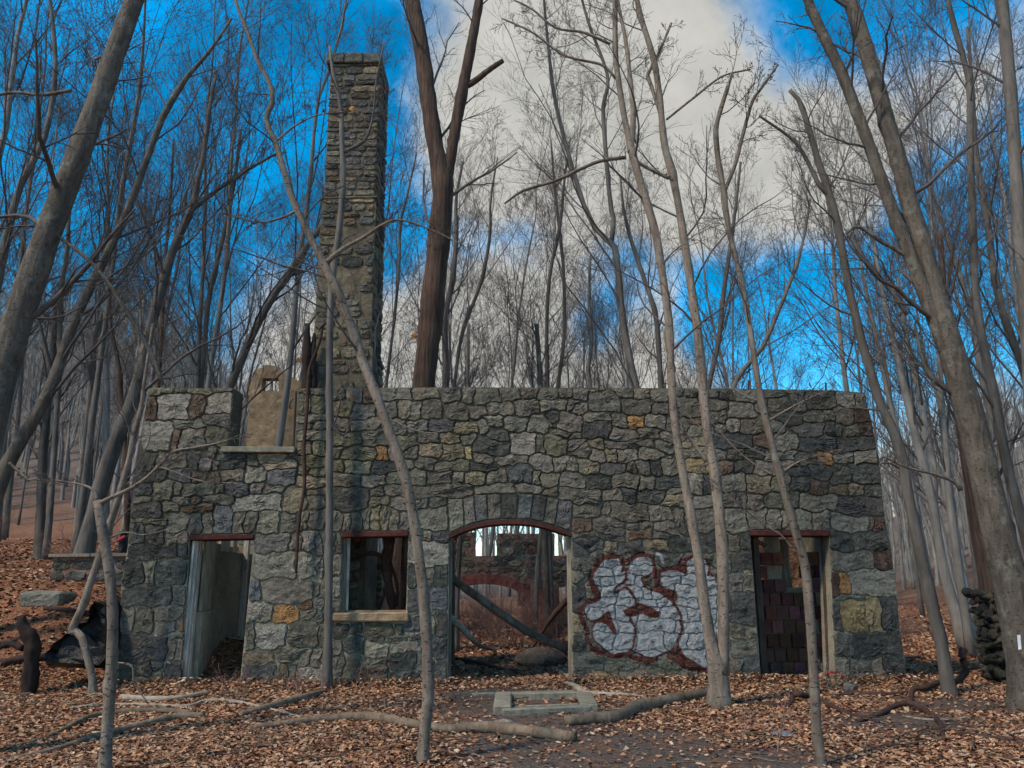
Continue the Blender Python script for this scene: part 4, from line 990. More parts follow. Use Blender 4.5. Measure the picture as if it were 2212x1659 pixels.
t6 = tree('leaning_tree', 'massive grey trunk leaning in at the upper left corner', [[(-75, 1180, 52), (-40, 1000, 48), (-5, 850, 46), (35, 700, 44), (70, 600, 42), (105, 500, 39), (150, 385, 36), (185, 290, 34), (215, 210, 32), (250, 110, 31), (290, 0, 28), (330, -130, 24), (360, -280, 19)]], 8.2, BARK_GREY, NEAR, True, 0, 16, 40, knob=.02,
          extra=[[(20, 1000, 5), (60, 1036, 4)], [(118, 505, 6), (190, 560, 6), (240, 620, 6.5), (290, 700, 7), (330, 770, 6.5), (352, 830, 6)], [(155, 195, 6), (90, 205, 5.5), (30, 200, 5), (-40, 212, 4)], [(60, 610, 4), (-10, 560, 3), (-60, 540, 2)]])
RS[0] = .86
t7 = tree('furrowed_tree', 'big brown furrowed tree forking in two right of the chimney', [[(908, 880, 31), (915, 830, 30), (930, 700, 29), (938, 620, 28), (950, 500, 28), (957, 420, 27), (955, 385, 27), (945, 340, 21), (932, 260, 21), (922, 190, 21), (913, 120, 20), (900, 50, 20), (890, 0, 19), (870, -120, 17), (860, -260, 14)],
                       [(958, 400, 22), (972, 350, 14), (985, 270, 14), (1000, 190, 14), (1012, 130, 13), (1025, 60, 12), (1035, 0, 11), (1050, -120, 9), (1060, -240, 7)]], 19.0, BARK_BROWN, BIG, True, 0, 16, 60, knob=.035,
          extra=[[(1010, 185, 8), (1030, 172, 8), (1055, 152, 7), (1086, 131, 6)]], crown_stems=[0, 1])
RS[0] = .66
t8 = tree('twin_trunk_tree', 'huge grey twin-trunked tree leaning left at the right edge', [[(2225, 1480, 66), (2205, 1350, 58), (2175, 1230, 52), (2150, 1130, 48), (2120, 1000, 45), (2095, 900, 43), (2062, 780, 40), (2035, 690, 36), (2012, 600, 30), (1990, 520, 28), (1965, 440, 27), (1945, 360, 26), (1915, 260, 25), (1890, 170, 24), (1860, 70, 23), (1835, 0, 22), (1800, -110, 19), (1770, -230, 16)],
                       [(2060, 790, 28), (2015, 680, 24), (1985, 600, 22), (1945, 500, 20), (1915, 420, 19), (1880, 320, 18.5), (1850, 240, 18), (1815, 150, 17), (1780, 80, 16), (1745, 0, 15), (1700, -120, 12)]], 10.2, BARK_GREY, NEAR, True, 0, 16, 60, knob=.022,
          extra=[[(2075, 1060, 7), (2060, 1040, 6), (2010, 1022, 5), (1960, 1010, 4), (1905, 985, 2.5)], [(2010, 610, 7), (1960, 555, 7), (1900, 520, 6), (1855, 490, 5), (1828, 505, 4)], [(2092, 905, 9), (2070, 860, 8), (2030, 830, 8), (2000, 795, 7), (1975, 700, 4)]])
link('blaze_mark', poly_mesh('blaze_mark', [P(2197, 1372, 9.74), P(2204, 1371, 9.74), P(2207, 1402, 9.74), P(2200, 1404, 9.74)], [[0, 1, 2, 3]]), BLAZE, t8)
RS[0] = .84
t9 = tree('slim_tree', 'slim tree with hooked base leaning left past the facade right end', [[(2056, 1518, 18), (2046, 1470, 17), (2035, 1400, 16), (2012, 1300, 15), (1990, 1200, 14), (1966, 1090, 13.5), (1948, 990, 13), (1925, 920, 12), (1900, 868, 11.5), (1880, 800, 11), (1862, 740, 10.5), (1838, 640, 10), (1828, 590, 10), (1808, 480, 10), (1792, 420, 9), (1765, 340, 8), (1745, 270, 7), (1728, 220, 6.5), (1706, 195, 5)],
                       [(1800, 430, 6), (1770, 400, 6), (1740, 340, 5), (1710, 300, 4), (1640, 250, 3)]], 11.6, BARK_DARK, NEAR, True, 0, 12, 50,
          extra=[[(1945, 1010, 4), (1920, 1000, 3), (1900, 1002, 2)], [(1830, 500, 6), (1880, 580, 6), (1920, 620, 6), (1960, 680, 6)]])
t10 = tree('upright_tree', 'dark upright trunk at the top right corner', [[(2230, 900, 17), (2215, 650, 16), (2200, 450, 16), (2190, 300, 15.5), (2182, 180, 15), (2170, 60, 14), (2162, -40, 12), (2150, -200, 10)]], 9.6, BARK_DARK, NEAR, True, 0, 12, 30)
t11 = tree('leaning_tree', 'grey leaning tree crossing behind the massive left trunk, above the low wall', [[(-60, 1230, 18), (-5, 1060, 17), (40, 960, 16), (105, 850, 15), (150, 720, 13), (188, 633, 12), (228, 555, 11), (258, 494, 10), (282, 440, 9.5), (330, 309, 8), (357, 242, 7.5), (397, 175, 6), (456, 107, 4), (500, 40, 3)]], 14.5, BARK_GREY, MID)
t12 = tree('straight_tree', 'brown straight tree rising behind the low wall', [[(168, 1245, 22), (200, 1120, 20), (228, 1020, 19), (255, 940, 18), (292, 850, 16), (320, 727, 13), (346, 633, 12), (376, 534, 11), (414, 453, 9), (425, 400, 7), (440, 336, 6), (451, 242, 5), (470, 150, 3)], [(413, 455, 6), (470, 410, 5), (530, 370, 4), (600, 330, 3)]], 17.5, BARK_DARK, MID, knob=.02)
t13 = tree('bent_tree', 'pale thin tree with hooked root leaning beside the facade left end', [[(185, 1405, 9), (175, 1372, 10), (158, 1362, 10), (150, 1372, 11), (160, 1350, 10), (182, 1300, 9.5), (195, 1260, 9), (225, 1170, 9), (248, 1100, 8.5), (275, 1010, 8), (292, 930, 7), (305, 880, 6), (312, 820, 4), (330, 700, 3)]], 12.4, BARK_PALE, NEAR, True, 0, 10, 40, crown_stems=[0])

# traced trees of the middle distance -------------------------------------
G_M = 'slim bare trees rising behind the facade'
for nm, lb, st, y, bk in [
    ('bare_tree', 'forked bare tree behind the wall between archway and forked tree', [[(1375, 845, 10), (1356, 756, 9.5), (1342, 662, 9), (1333, 560, 8.5), (1321, 522, 8), (1286, 494, 7), (1262, 445, 6.5), (1225, 322, 5.5), (1198, 210, 5), (1185, 107, 4), (1175, 0, 3), (1170, -80, 2)], [(1321, 522, 7), (1326, 470, 6), (1319, 443, 6), (1308, 322, 5.5), (1303, 228, 5), (1313, 166, 4.5), (1273, 54, 4), (1252, -20, 3)]], 20.5, BARK_DARK),
    ('bare_tree', 'thin bare tree straight behind the arch crown', [[(1183, 845, 5.5), (1181, 709, 5), (1188, 592, 4.5), (1211, 480, 4), (1220, 380, 3), (1232, 300, 2)]], 25, BARK_DARK),
    ('bare_tree', 'thin bare tree just right of the one behind the arch crown', [[(1204, 845, 5.5), (1218, 733, 5), (1218, 592, 4.5), (1206, 475, 4), (1196, 380, 3), (1190, 300, 2)]], 26, BARK_DARK),
    ('bare_tree', 'short wavy bare tree behind the wall right of the arch', [[(1277, 845, 5), (1270, 789, 5), (1279, 742, 4.5), (1272, 640, 4), (1276, 550, 3)]], 24, BARK_DARK),
    ('bare_tree', 'bare tree hidden partly behind the left stem of the forked tree', [[(1429, 845, 7), (1417, 686, 6.5), (1380, 570, 6), (1350, 470, 4), (1340, 380, 3)]], 21, BARK_DARK),
    ('bare_tree', 'bare tree leaning right behind the right stem of the forked tree', [[(1529, 845, 7), (1553, 733, 6.5), (1562, 640, 6), (1576, 545, 5), (1590, 440, 4), (1600, 350, 3)]], 21, BARK_DARK),
    ('bare_tree', 'bare tree leaning far right above the right half of the wall', [[(1580, 845, 6), (1642, 760, 6), (1674, 690, 5.5), (1710, 600, 5), (1735, 520, 4), (1750, 430, 3)]], 20, BARK_DARK),
    ('bare_tree', 'slender bare tree close right of the chimney', [[(833, 845, 4), (849, 714, 4), (862, 580, 3.8), (865, 485, 3.5), (880, 420, 3), (900, 330, 2)]], 21, BARK_DARK),
    ('bare_tree', 'grey bare tree standing right against the furrowed tree', [[(962, 845, 8.5), (962, 760, 8), (962, 674, 7.5), (975, 620, 7), (986, 512, 6), (985, 430, 4), (1000, 350, 3)]], 24, BARK_DARK),
    ('bare_tree', 'thin bare tree leaning right beside the furrowed tree', [[(980, 845, 5), (997, 727, 4.5), (1040, 606, 4.5), (1058, 512, 4), (1060, 430, 3), (1075, 340, 2)]], 23, BARK_DARK),
    ('bare_tree', 'straight thin tree left of the straight brown tree', [[(125, 850, 7), (129, 754, 6.5), (129, 647, 6), (145, 539, 5.5), (150, 450, 4.5), (170, 350, 3.5), (180, 250, 2.5)]], 22, BARK_DARK),
    ('bare_tree', 'bare tree at the far left edge rising past the massive trunk', [[(-40, 800, 11), (0, 593, 10), (16, 499, 9.5), (40, 413, 9), (54, 376, 8.5), (86, 322, 8), (107, 255, 7), (120, 160, 6), (115, 60, 5), (100, -60, 4)]], 14, BARK_DARK),
    ('bare_tree', 'dark tree leaning right to the chimney above the upper window', [[(480, 880, 12), (497, 835, 11.5), (537, 740, 10.5), (594, 633, 9.5), (665, 530, 8), (720, 450, 6), (760, 380, 4)]], 19.5, BARK_DARK),
    ('bare_tree', 'bare tree above the left end of the facade', [[(199, 870, 8), (204, 727, 7), (231, 660, 6), (240, 560, 5), (262, 440, 4), (270, 330, 3)]], 23, BARK_DARK),
    ('bare_tree', 'thin dark tree above the coping of the left pier', [[(341, 845, 5), (352, 673, 4.5), (357, 566, 4), (368, 432, 3.5), (375, 300, 2.5)]], 20, BARK_BROWN),
    ('bare_tree', 'grey bare tree between left pier and upper window', [[(430, 860, 8), (440, 760, 7.5), (452, 640, 7), (480, 520, 6), (505, 400, 5), (520, 280, 4)]], 24, BARK_DARK),
    ('bare_tree', 'bare tree behind the right twin trunk, nearer the trail blaze', [[(2175, 1000, 12), (2147, 850, 11), (2114, 686, 10), (2100, 499, 9.5), (2128, 443, 0.5), (2128, 443, .4)]][:1] and [[(2175, 1000, 12), (2147, 850, 11), (2114, 686, 10), (2103, 560, 9.5), (2100, 440, 9), (2096, 336, 8.5), (2093, 175, 7.5), (2072, 94, 6.5), (2048, 0, 5), (2030, -100, 4)]], 13, BARK_DARK),
    ('bare_tree', 'bare tree crossing the right edge below the top corner', [[(2250, 950, 10), (2212, 803, 9.5), (2156, 639, 9), (2133, 475, 8.5), (2119, 405, 8), (2105, 300, 7), (2100, 180, 5), (2090, 60, 4)]], 14, BARK_DARK),
    ('bare_tree', 'pale grey tree beside the slim tree, its base on the leaf slope', [[(2090, 1402, 17), (2041, 1242, 13), (2013, 1078, 11), (1975, 931, 10), (1948, 810, 9), (1920, 700, 7), (1900, 600, 5), (1880, 480, 3)]], 18, BARK_FAR),
    ('bare_tree', 'pale grey tree next to the cobble pillar', [[(2109, 1388, 14), (2075, 1242, 11), (2048, 1078, 10), (2007, 971, 9), (1988, 860, 8), (1960, 740, 6), (1940, 600, 4)]], 19, BARK_FAR),
    ('bare_tree', 'thick brown trunk just behind the cobble pillar', [[(2150, 1350, 26), (2125, 1200, 22), (2100, 1050, 18), (2080, 930, 15), (2060, 800, 12), (2040, 650, 9), (2030, 500, 6)]], 13.8, BARK_BROWN),
    ('bare_tree', 'grey trunk on the slope behind the low wall at the far left', [[(85, 1230, 13), (88, 1120, 12), (92, 1000, 11), (100, 900, 10), (112, 780, 8), (120, 650, 6)]], 22, BARK_DARK),
    ('bare_tree', 'dark knotty stem between the left leaning trees', [[(275, 1240, 9), (280, 1130, 9), (285, 1000, 8), (270, 900, 7), (262, 830, 6), (255, 760, 4)]][:1] and [[(272, 1215, 8), (275, 1100, 8), (270, 960, 7), (262, 860, 6.5), (258, 800, 6), (240, 700, 4), (236, 600, 3)]], 18.5, BARK_BROWN),
    ('bare_tree', 'courtyard tree seen through the archway left side', [[(985, 1365, 9), (988, 1250, 8), (995, 1150, 7), (1005, 1000, 6), (1010, 850, 5), (1012, 700, 4)]], 19, BARK_DARK),
    ('bare_tree', 'thin leaning pole tree behind the arch left jamb', [[(978, 1375, 5), (979, 1260, 5), (976, 1160, 5), (972, 1000, 4), (968, 850, 3)]], 16.5, BARK_DARK),
    ('bare_tree', 'pale courtyard tree seen through the archway right side', [[(1183, 1350, 10), (1180, 1250, 9.5), (1176, 1150, 9), (1170, 1000, 8), (1168, 850, 7), (1160, 700, 5)]], 21, BARK_GREY),
]:
    tree(nm, lb, st, y, bk, MID, True, .1, 8, 26, group=G_M)

# woods behind: a few built trees, copied
protos = []
for i in range(8):
    r = np.random.default_rng(500 + i)
    H = r.uniform(12.5, 18); n = 14
    zz = np.linspace(0, H, n)
    q = np.stack([np.cumsum(r.normal(0, .10, n)) * np.linspace(0, 1, n), np.cumsum(r.normal(0, .10, n)) * np.linspace(0, 1, n), zz - .2], 1)
    rad = np.interp(zz / H, [0, .04, .5, 1], [.115, .082, .052, .011]) * r.uniform(.75, 1.1)
    V, F, qq = limb(q, rad, 18, 7, .04, r)
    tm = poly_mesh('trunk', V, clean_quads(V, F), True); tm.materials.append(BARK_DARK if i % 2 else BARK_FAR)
    lv = [(int(r.integers(12, 17)), (r.uniform(.22, .4), .99), (16, 40), (.24, .42), .38, 8, .08, .10), (7, (.2, .98), (20, 45), (.4, .65), .5, 6, .06, .12), (6, (.12, 1), (18, 45), (.4, .7), .6, 5, .04, .14), (3, (.2, 1), (20, 50), (.4, .7), .7, 4, .02, .12)]
    V, F = make_crown(qq[None, :, :3], qq[None, :, 3], np.array([H]), lv, r, .0042)
    cm = fast_mesh('crown', V, F, True); cm.materials.append(TWIG)
    protos.append((tm, cm))
br = np.random.default_rng(77)
spots = []
def try_spot(x, y):
    if -7.2 < x < 7.4 and y < 30: return
    if any((x - a) ** 2 + (y - b) ** 2 < 1.2 for a, b in spots): return
    spots.append((x, y))
for _ in range(40): y = br.uniform(20, 60); try_spot(-(.30 + br.uniform(0, .55)) * y, y)
for _ in range(46): y = br.uniform(32, 66); try_spot(br.uniform(-.30, .38) * y, y)
for x_, y_ in ((-12.5, 17), (-11, 21), (-15, 19), (-10, 24), (-8, 19.5), (9.5, 17), (12, 19), (10, 23)): try_spot(x_, y_)
for _ in range(36): y = br.uniform(17, 58); try_spot((.42 + br.uniform(0, .40)) * y, y)
for q, (x, y) in enumerate(spots):
    side = 'on the slope left of the facade' if x < -.32 * y else ('in the woods right of the facade' if x > .40 * y else 'in the woods behind the courtyard')
    root = thing('woodland_tree', 'leafless grey woodland tree with a fine twiggy crown ' + side, 'tree', (x, y, g(x, y)), 'leafless woodland trees ' + side)
    root.rotation_euler = (br.normal(0, .05), br.normal(0, .05), br.uniform(0, 6.28)); s = br.uniform(1.0, 1.5) if abs(x + .03 * y) > .34 * y else br.uniform(1.05, 1.75); root.scale = (s, s, s)
    for nm, me in zip(('trunk', 'crown'), protos[q % 8]):
        o = bpy.data.objects.new(nm, me); COL.objects.link(o); o.parent = root

# far wood on the hills: one mass
fr2 = np.random.default_rng(9); NT = 1500
yy = fr2.uniform(52, 165, NT); azs = np.where(fr2.random(NT) < .6, fr2.uniform(-.85, -.25, NT), np.where(fr2.random(NT) < .8, fr2.uniform(.34, .85, NT), fr2.uniform(-.2, .34, NT))); xx = azs * yy; zz = hgt(xx, yy)
H = fr2.uniform(8, 13, NT); t = np.linspace(0, 1, 6)
PT = np.stack([xx[:, None] + np.cumsum(fr2.normal(0, .15, (NT, 6)), 1), yy[:, None] + np.cumsum(fr2.normal(0, .15, (NT, 6)), 1), zz[:, None] - .3 + H[:, None] * t], -1)
RD = .17 * np.interp(t, [0, 1], [1, .25])[None] * fr2.uniform(.7, 1.3, (NT, 1))
parts = [tubes(PT, RD, 4)]
p2 = spawn(PT, RD, H, 7, (.3, .98), (20, 42), (.25, .42), .5, 5, .1, .1, fr2, .022); parts.append(tubes(p2[0], p2[1], 3))
p3 = spawn(*p2, 4, (.2, 1), (20, 45), (.4, .7), .7, 4, .05, .12, fr2, .018); parts.append(tubes(p3[0], p3[1], 3))
V, F = join(parts)
tag(link('distant_wood', fast_mesh('distant_wood', V, F, True), BARK_FAR), 'grey mass of leafless trees covering the far hillsides', 'woods', None, 'stuff')

# brush in the courtyard and at the edges
def shrub_mesh(seed, H, ns, mat):
    r = np.random.default_rng(seed); n = 7
    a = r.uniform(0, 6.28, ns); L = H * r.uniform(.6, 1.1, ns)
    P0 = np.stack([r.normal(0, .12, ns), r.normal(0, .12, ns), np.full(ns, -.03)], 1)
    d = np.stack([np.cos(a) * r.uniform(.1, .6, ns), np.sin(a) * r.uniform(.1, .6, ns), np.ones(ns)], 1); d /= np.linalg.norm(d, axis=1, keepdims=True)
    out = np.zeros((ns, n, 3)); out[:, 0] = P0
    for k in range(1, n):
        d = d + r.normal(0, .12, d.shape); d[:, 2] -= .05; d /= np.linalg.norm(d, axis=1, keepdims=True); out[:, k] = out[:, k - 1] + d * (L / (n - 1))[:, None]
    RD = np.tile(np.linspace(.008, .003, n), (ns, 1))
    parts = [tubes(out, RD, 3)]
    a1 = spawn(out, RD, L, 6, (.2, 1), (25, 60), (.25, .5), .7, 5, .02, .15, r, .003); parts.append(tubes(a1[0], a1[1], 3))
    a2 = spawn(*a1, 4, (.2, 1), (25, 60), (.35, .6), .8, 4, .0, .15, r, .0028); parts.append(tubes(a2[0], a2[1], 3))
    V, F = join(parts); me = fast_mesh('stems', V, F, True); me.materials.append(mat); return me
BRUSH = m_simple('reddish_brush_stem', (.14, .08, .065), (.28, .17, .135), 6, bump=0, rnd=.25)
sm = [shrub_mesh(900 + i, (1.3, 1.7, 1.1)[i], (26, 22, 30)[i], BRUSH) for i in range(3)]
shr = np.random.default_rng(31)
sp = [(-1.6, 19.5), (-.5, 22), (.8, 21), (1.7, 19), (2.0, 23), (-1.2, 24.5), (.2, 25.5), (1.4, 26), (-2.2, 22), (2.7, 21), (.9, 18.6), (2.4, 25.5), (-.1, 20), (2.9, 18.4), (1.9, 17.2), (-.7, 26.5), (3.0, 26.5)]
spo = [(-13.0, 17), (-11, 20), (-15, 22), (-17, 19), (9.5, 20), (11, 24), (13, 22), (9, 26), (12.5, 28), (15, 25)]
for q, (x, y) in enumerate(sp + spo):
    inn = q < len(sp)
    root = thing('brush_shrub', 'reddish leafless brush growing in the courtyard behind the arch' if inn else ('leafless brush on the leaf slope at the left' if x < 0 else 'leafless brush in the woods right of the facade'), 'shrub', (x, y, g(x, y)), 'brush in the courtyard' if inn else ('brush on the left slope' if x < 0 else 'brush on the right'))
    root.rotation_euler = (0, 0, shr.uniform(0, 6.28)); s = shr.uniform(.8, 1.25); root.scale = (s, s, s)
    o = bpy.data.objects.new('stems', sm[q % 3]); COL.objects.link(o); o.parent = root

# ------------------------------------------------------------------ logs, branches and other things on the ground
def glog(name, label, cat, px, mat, k=10, n=24, lift=.75, knob=.05, ytop=None, group=None):
    pts, rad = [], []
    for e in px:
        u, v, r_ = e[:3]; p = G(u, v); rr = r_ * scl(u, v, p.y)
        if len(e) > 3: p = P(u, v, e[3])
        else: p.z = g(p.x, p.y) + rr * lift
        pts.append(p); rad.append(rr)
    V, F, q = limb(pts, rad, n, k, knob); me = poly_mesh(name, V, clean_quads(V, F), True)
    o = link(name, me, mat); return tag(o, label, cat, group)
glog('fallen_log', 'long fallen log lying across the foreground left of the archway', 'log', [(1243, 1602, 12), (1150, 1592, 12.5), (1060, 1582, 13), (960, 1582, 10), (880, 1570, 10), (800, 1558, 11), (700, 1560, 9), (600, 1572, 8), (540, 1580, 7)], LOG, 12, 50)
glog('fallen_log', 'curved tan fallen log with pale cut end, propped toward the forked tree', 'log', [(1222, 1566, 11), (1290, 1562, 13), (1340, 1556, 13), (1372, 1540, 14), (1420, 1528, 12.5), (1480, 1516, 12), (1530, 1506, 11)], LOG, 12, 40)
glog('fallen_branch', 'pale bent branch lying in front of the left doorway', 'branch', [(150, 1532, 3), (230, 1526, 4), (320, 1526, 4), (400, 1530, 4.5), (440, 1520, 5), (490, 1518, 5), (560, 1530, 4), (640, 1550, 3.5), (690, 1556, 2.5)], DEADPALE, 8, 40)
glog('fallen_branch', 'thick barked limb lying below the window', 'branch', [(520, 1548, 6), (580, 1535, 9), (640, 1518, 9), (680, 1506, 8), (702, 1498, 5)], LOG, 9, 24)
glog('fallen_branch', 'grey limb lying left behind the broken-topped sapling', 'branch', [(262, 1512, 7), (330, 1516, 7), (390, 1512, 6), (450, 1500, 5)], DEADPALE, 9, 20)
glog('fallen_branch', 'dark rotting limb left of the broken-topped sapling', 'branch', [(60, 1610, 5), (120, 1590, 6), (190, 1555, 7), (250, 1545, 7), (330, 1540, 7), (420, 1545, 6)], LOG, 9, 26)
glog('fallen_branch', 'grey-brown limb running toward the lower left corner', 'branch', [(20, 1645, 5), (120, 1625, 7), (200, 1600, 8), (300, 1575, 9), (380, 1556, 9), (440, 1552, 7)], LOG, 9, 26)
glog('fallen_branch', 'thin pale stick near the lower left corner', 'branch', [(0, 1650, 3), (60, 1640, 4), (130, 1620, 4), (180, 1610, 2)], DEADPALE, 7, 14)
glog('fallen_branch', 'pale gnarled branch lying at the arch right jamb', 'branch', [(1222, 1480, 5), (1245, 1490, 7), (1262, 1502, 7), (1300, 1504, 5), (1350, 1504, 4), (1392, 1508, 3)], DEADPALE, 8, 24)
glog('fallen_branch', 'thin twig across the concrete curb', 'branch', [(1240, 1524, 2), (1300, 1532, 2), (1380, 1530, 1.6), (1440, 1520, 1.2)], DEADPALE, 6, 14)
glog('fallen_branch', 'dark bent root raised before the right doorway', 'branch', [(1590, 1522, 5), (1650, 1526, 5.5), (1704, 1527, 6), (1712, 1505, 6, 11.2), (1722, 1499, 6, 11.1), (1760, 1512, 6), (1800, 1532, 6), (1850, 1552, 5), (1900, 1562, 3)], DEADDARK, 8, 50)
glog('fallen_branch', 'arched dark limb right of the spotted sapling', 'branch', [(1855, 1560, 5), (1900, 1548, 6), (1935, 1524, 6, 10.4), (1965, 1518, 6, 10.3), (2000, 1535, 6, 10), (2030, 1565, 6), (2040, 1600, 5)], DEADDARK, 8, 40)
glog('fallen_branch', 'dark limb along the base of the facade right end', 'branch', [(1800, 1512, 4), (1840, 1500, 5), (1900, 1505, 5), (1960, 1500, 4)], DEADDARK, 8, 20)
glog('fallen_branch', 'crooked dark limb between facade end and slim tree', 'branch', [(1968, 1520, 5), (1972, 1490, 5, 11.8), (2000, 1484, 6, 11.8), (2030, 1480, 7)], DEADDARK, 8, 20)
glog('fallen_branch', 'long dark limb toward the lower right corner', 'branch', [(2000, 1575, 5), (2080, 1590, 6), (2150, 1600, 6), (2230, 1608, 6)], DEADDARK, 8, 20)
glog('fallen_branch', 'pale stick lying right of the arched limb', 'branch', [(1950, 1548, 2), (2000, 1556, 2.5), (2060, 1556, 3), (2100, 1550, 3)], DEADPALE, 6, 14)
glog('fallen_branch', 'pale stick at the right edge of the foreground', 'branch', [(2140, 1608, 3), (2180, 1590, 3), (2230, 1575, 3)], DEADPALE, 6, 12)
glog('twisted_root', 'black twisted root hooking up beside the slim tree', 'root', [(2046, 1478, 7, 11.9), (2072, 1468, 6, 12), (2088, 1445, 6, 12), (2078, 1420, 6, 12), (2082, 1400, 5, 12)], DEADDARK, 8, 24)
glog('fallen_branch', 'dark limb lying inside the archway on the left', 'branch', [(968, 1330, 3, 14.6), (1000, 1358, 3.5, 14.8), (1030, 1390, 3.5, 15), (1070, 1408, 3), (1095, 1418, 2)], DEADPALE, 8, 24)
glog('fallen_branch', 'dark sticks lying on the archway floor', 'branch', [(985, 1425, 4), (1040, 1438, 5), (1090, 1450, 3)], DEADDARK, 7, 14)
glog('fallen_branch', 'thin dark bough leaning up at the arch right', 'branch', [(1150, 1400, 2, 16.5), (1195, 1330, 2.4, 16.5), (1238, 1285, 2, 16.5)], DEADDARK, 7, 14)
pole = limb_obj('fallen_pole', [P(950, 1215, 14.05), P(985, 1255, 14.15), P(1040, 1295, 14.3), (P(1100, 1338, 14.45)), P(1160, 1375, 14.55), P(1226, 1402, 14.6)], [v * 14.3 / FPX for v in (7.5, 8, 8.5, 8.5, 8, 7)], BARK_GREY, None, 30, 12, .03)
tag(pole, 'smooth fallen trunk leaning diagonally across the archway', 'log')
glog('fallen_branch', 'thin dark bough lying left by the black tarp', 'branch', [(0, 1440, 9), (40, 1432, 9), (90, 1425, 8), (140, 1408, 7), (200, 1395, 5)], DEADDARK, 8, 18)
glog('fallen_branch', 'dark limb behind the charred stump', 'branch', [(95, 1318, 5), (150, 1322, 5), (200, 1332, 5), (235, 1336, 4)], DEADDARK, 8, 18)

# charred stump
p = G(62, 1500)
st = thing('charred_stump', 'short charred black stump at the left edge', 'stump', (p.x, p.y, g(p.x, p.y)))
s_ = scl(60, 1480, p.y)
limb_obj('trunk', [(p.x, p.y, g(p.x, p.y) - .1), (p.x - .02, p.y, .35), (p.x - .06, p.y, .75), P(50, 1352, p.y), P(46, 1330, p.y)], [18 * s_, 16 * s_, 15 * s_, 13 * s_, 8 * s_], CHAR, st, 18, 11, .12)
limb_obj('branch_stub', [P(50, 1400, p.y), P(20, 1390, p.y + .1), P(-10, 1405, p.y + .2)], [7 * s_, 6 * s_, 4 * s_], CHAR, st, 10, 8, .08)
# black plastic tarp heap
tb = [(100, 1440), (95, 1420), (130, 1385), (160, 1355), (195, 1335), (215, 1300), (232, 1296), (245, 1320), (246, 1400), (235, 1440)]
tp_ = [P(u, v, 12.9) for u, v in tb]; base_z = min(q.z for q in tp_)
V, F = [], []
n = len(tp_); tr2 = np.random.default_rng(3)
for ly, (dy, sc_) in enumerate(((.0, .72), (-.12, .9), (.05, 1.0), (.5, .98), (.75, .8))):
    c = sum((q for q in tp_), Vector()) / n
    for q in tp_:
        d = q - c; V.append((c.x + d.x * sc_ + tr2.normal(0, .02), q.y + dy + tr2.normal(0, .03), max(c.z + d.z * sc_, -.02) + tr2.normal(0, .02)))
for ly in range(4):
    for i in range(n): F.append([ly * n + i, ly * n + (i + 1) % n, ly * n + n + (i + 1) % n, ly * n + n + i])
F += [list(range(n))[::-1], [4 * n + i for i in range(n)]]
me = fix_normals(poly_mesh('tarp_heap', V, F)); bm = bmesh.new(); bm.from_mesh(me); bmesh.ops.triangulate(bm, faces=bm.faces); bmesh.ops.subdivide_edges(bm, edges=list(bm.edges), cuts=2, use_grid_fill=True)
for v in bm.verts: v.co += Vector((math.sin(v.co.z * 17 + v.co.x * 9), math.sin(v.co.x * 14 + v.co.z * 8), math.sin(v.co.x * 19 + v.co.y * 12))) * .035
bm.to_mesh(me); bm.free()
tag(link('tarp_heap', me, BLACKP), 'crumpled black plastic tarp heaped behind the bent tree', 'tarp')
# pale slab on the slope
q = G(104, 1296); q.z = g(q.x, q.y) + .08
V, F = box((q.x - .46, q.y - .25, q.z - .25), (q.x + .40, q.y + .25, q.z + .10), .04)
tag(link('stone_slab', tinted(bevel_mesh(poly_mesh('stone_slab', V, F), .05), (.17, .165, .135)), STONE), 'pale flat stone slab lying on the left leaf slope', 'stone')
# low wall with coping on the left
ly_ = 17.0
a, b = P(106, 1260, ly_), P(278, 1260, ly_)
lw = thing('low_wall', 'low dark stone wall with plank coping left of the facade', 'wall', ((a.x + b.x) / 2, ly_, g((a.x + b.x) / 2, ly_)))
ztop = P(200, 1197, ly_).z
V, F = box((a.x, ly_, .2), (b.x, ly_ + .4, ztop - .06)); lcore = link('wall_core', poly_mesh('wall_core', V, F), RUBBLE, lw)
def mapL(aa, bb, d): return np.stack([aa, np.full_like(aa, ly_) - d, bb], 1)
z = .9
while z < ztop - .2:
    h = cr_.uniform(.14, .24); x = a.x
    while x < b.x - .1:
        w = cr_.uniform(.25, .55); thh = np.linspace(0, 2 * math.pi, 12, endpoint=False); rr = (np.abs(np.cos(thh)) ** 4 + np.abs(np.sin(thh)) ** 4) ** -.25 * (1 + cr_.normal(0, .04, 12))
        w = min(w, b.x - x)
        ring = np.stack([x + w / 2 + np.cos(thh) * rr * (w / 2 - .01), z + h / 2 + np.sin(thh) * rr * (h / 2 - .01)], 1)
        link('stone', stone_mesh('stone', ring, (x + w / 2, z + h / 2), jcol('d', cr_, 3), mapL, .04, .1, 2, int(cr_.integers(1e6))), STONE, lcore); x += w
    z += h
for i in range(2):
    xa = a.x - .05 + i * (b.x - a.x + .1) / 2
    part_box('coping', (xa, ly_ - .08, ztop - .058), (xa + (b.x - a.x) / 2 + .03, ly_ + .48, ztop + .01 + .004 * i), BOARD, lw)
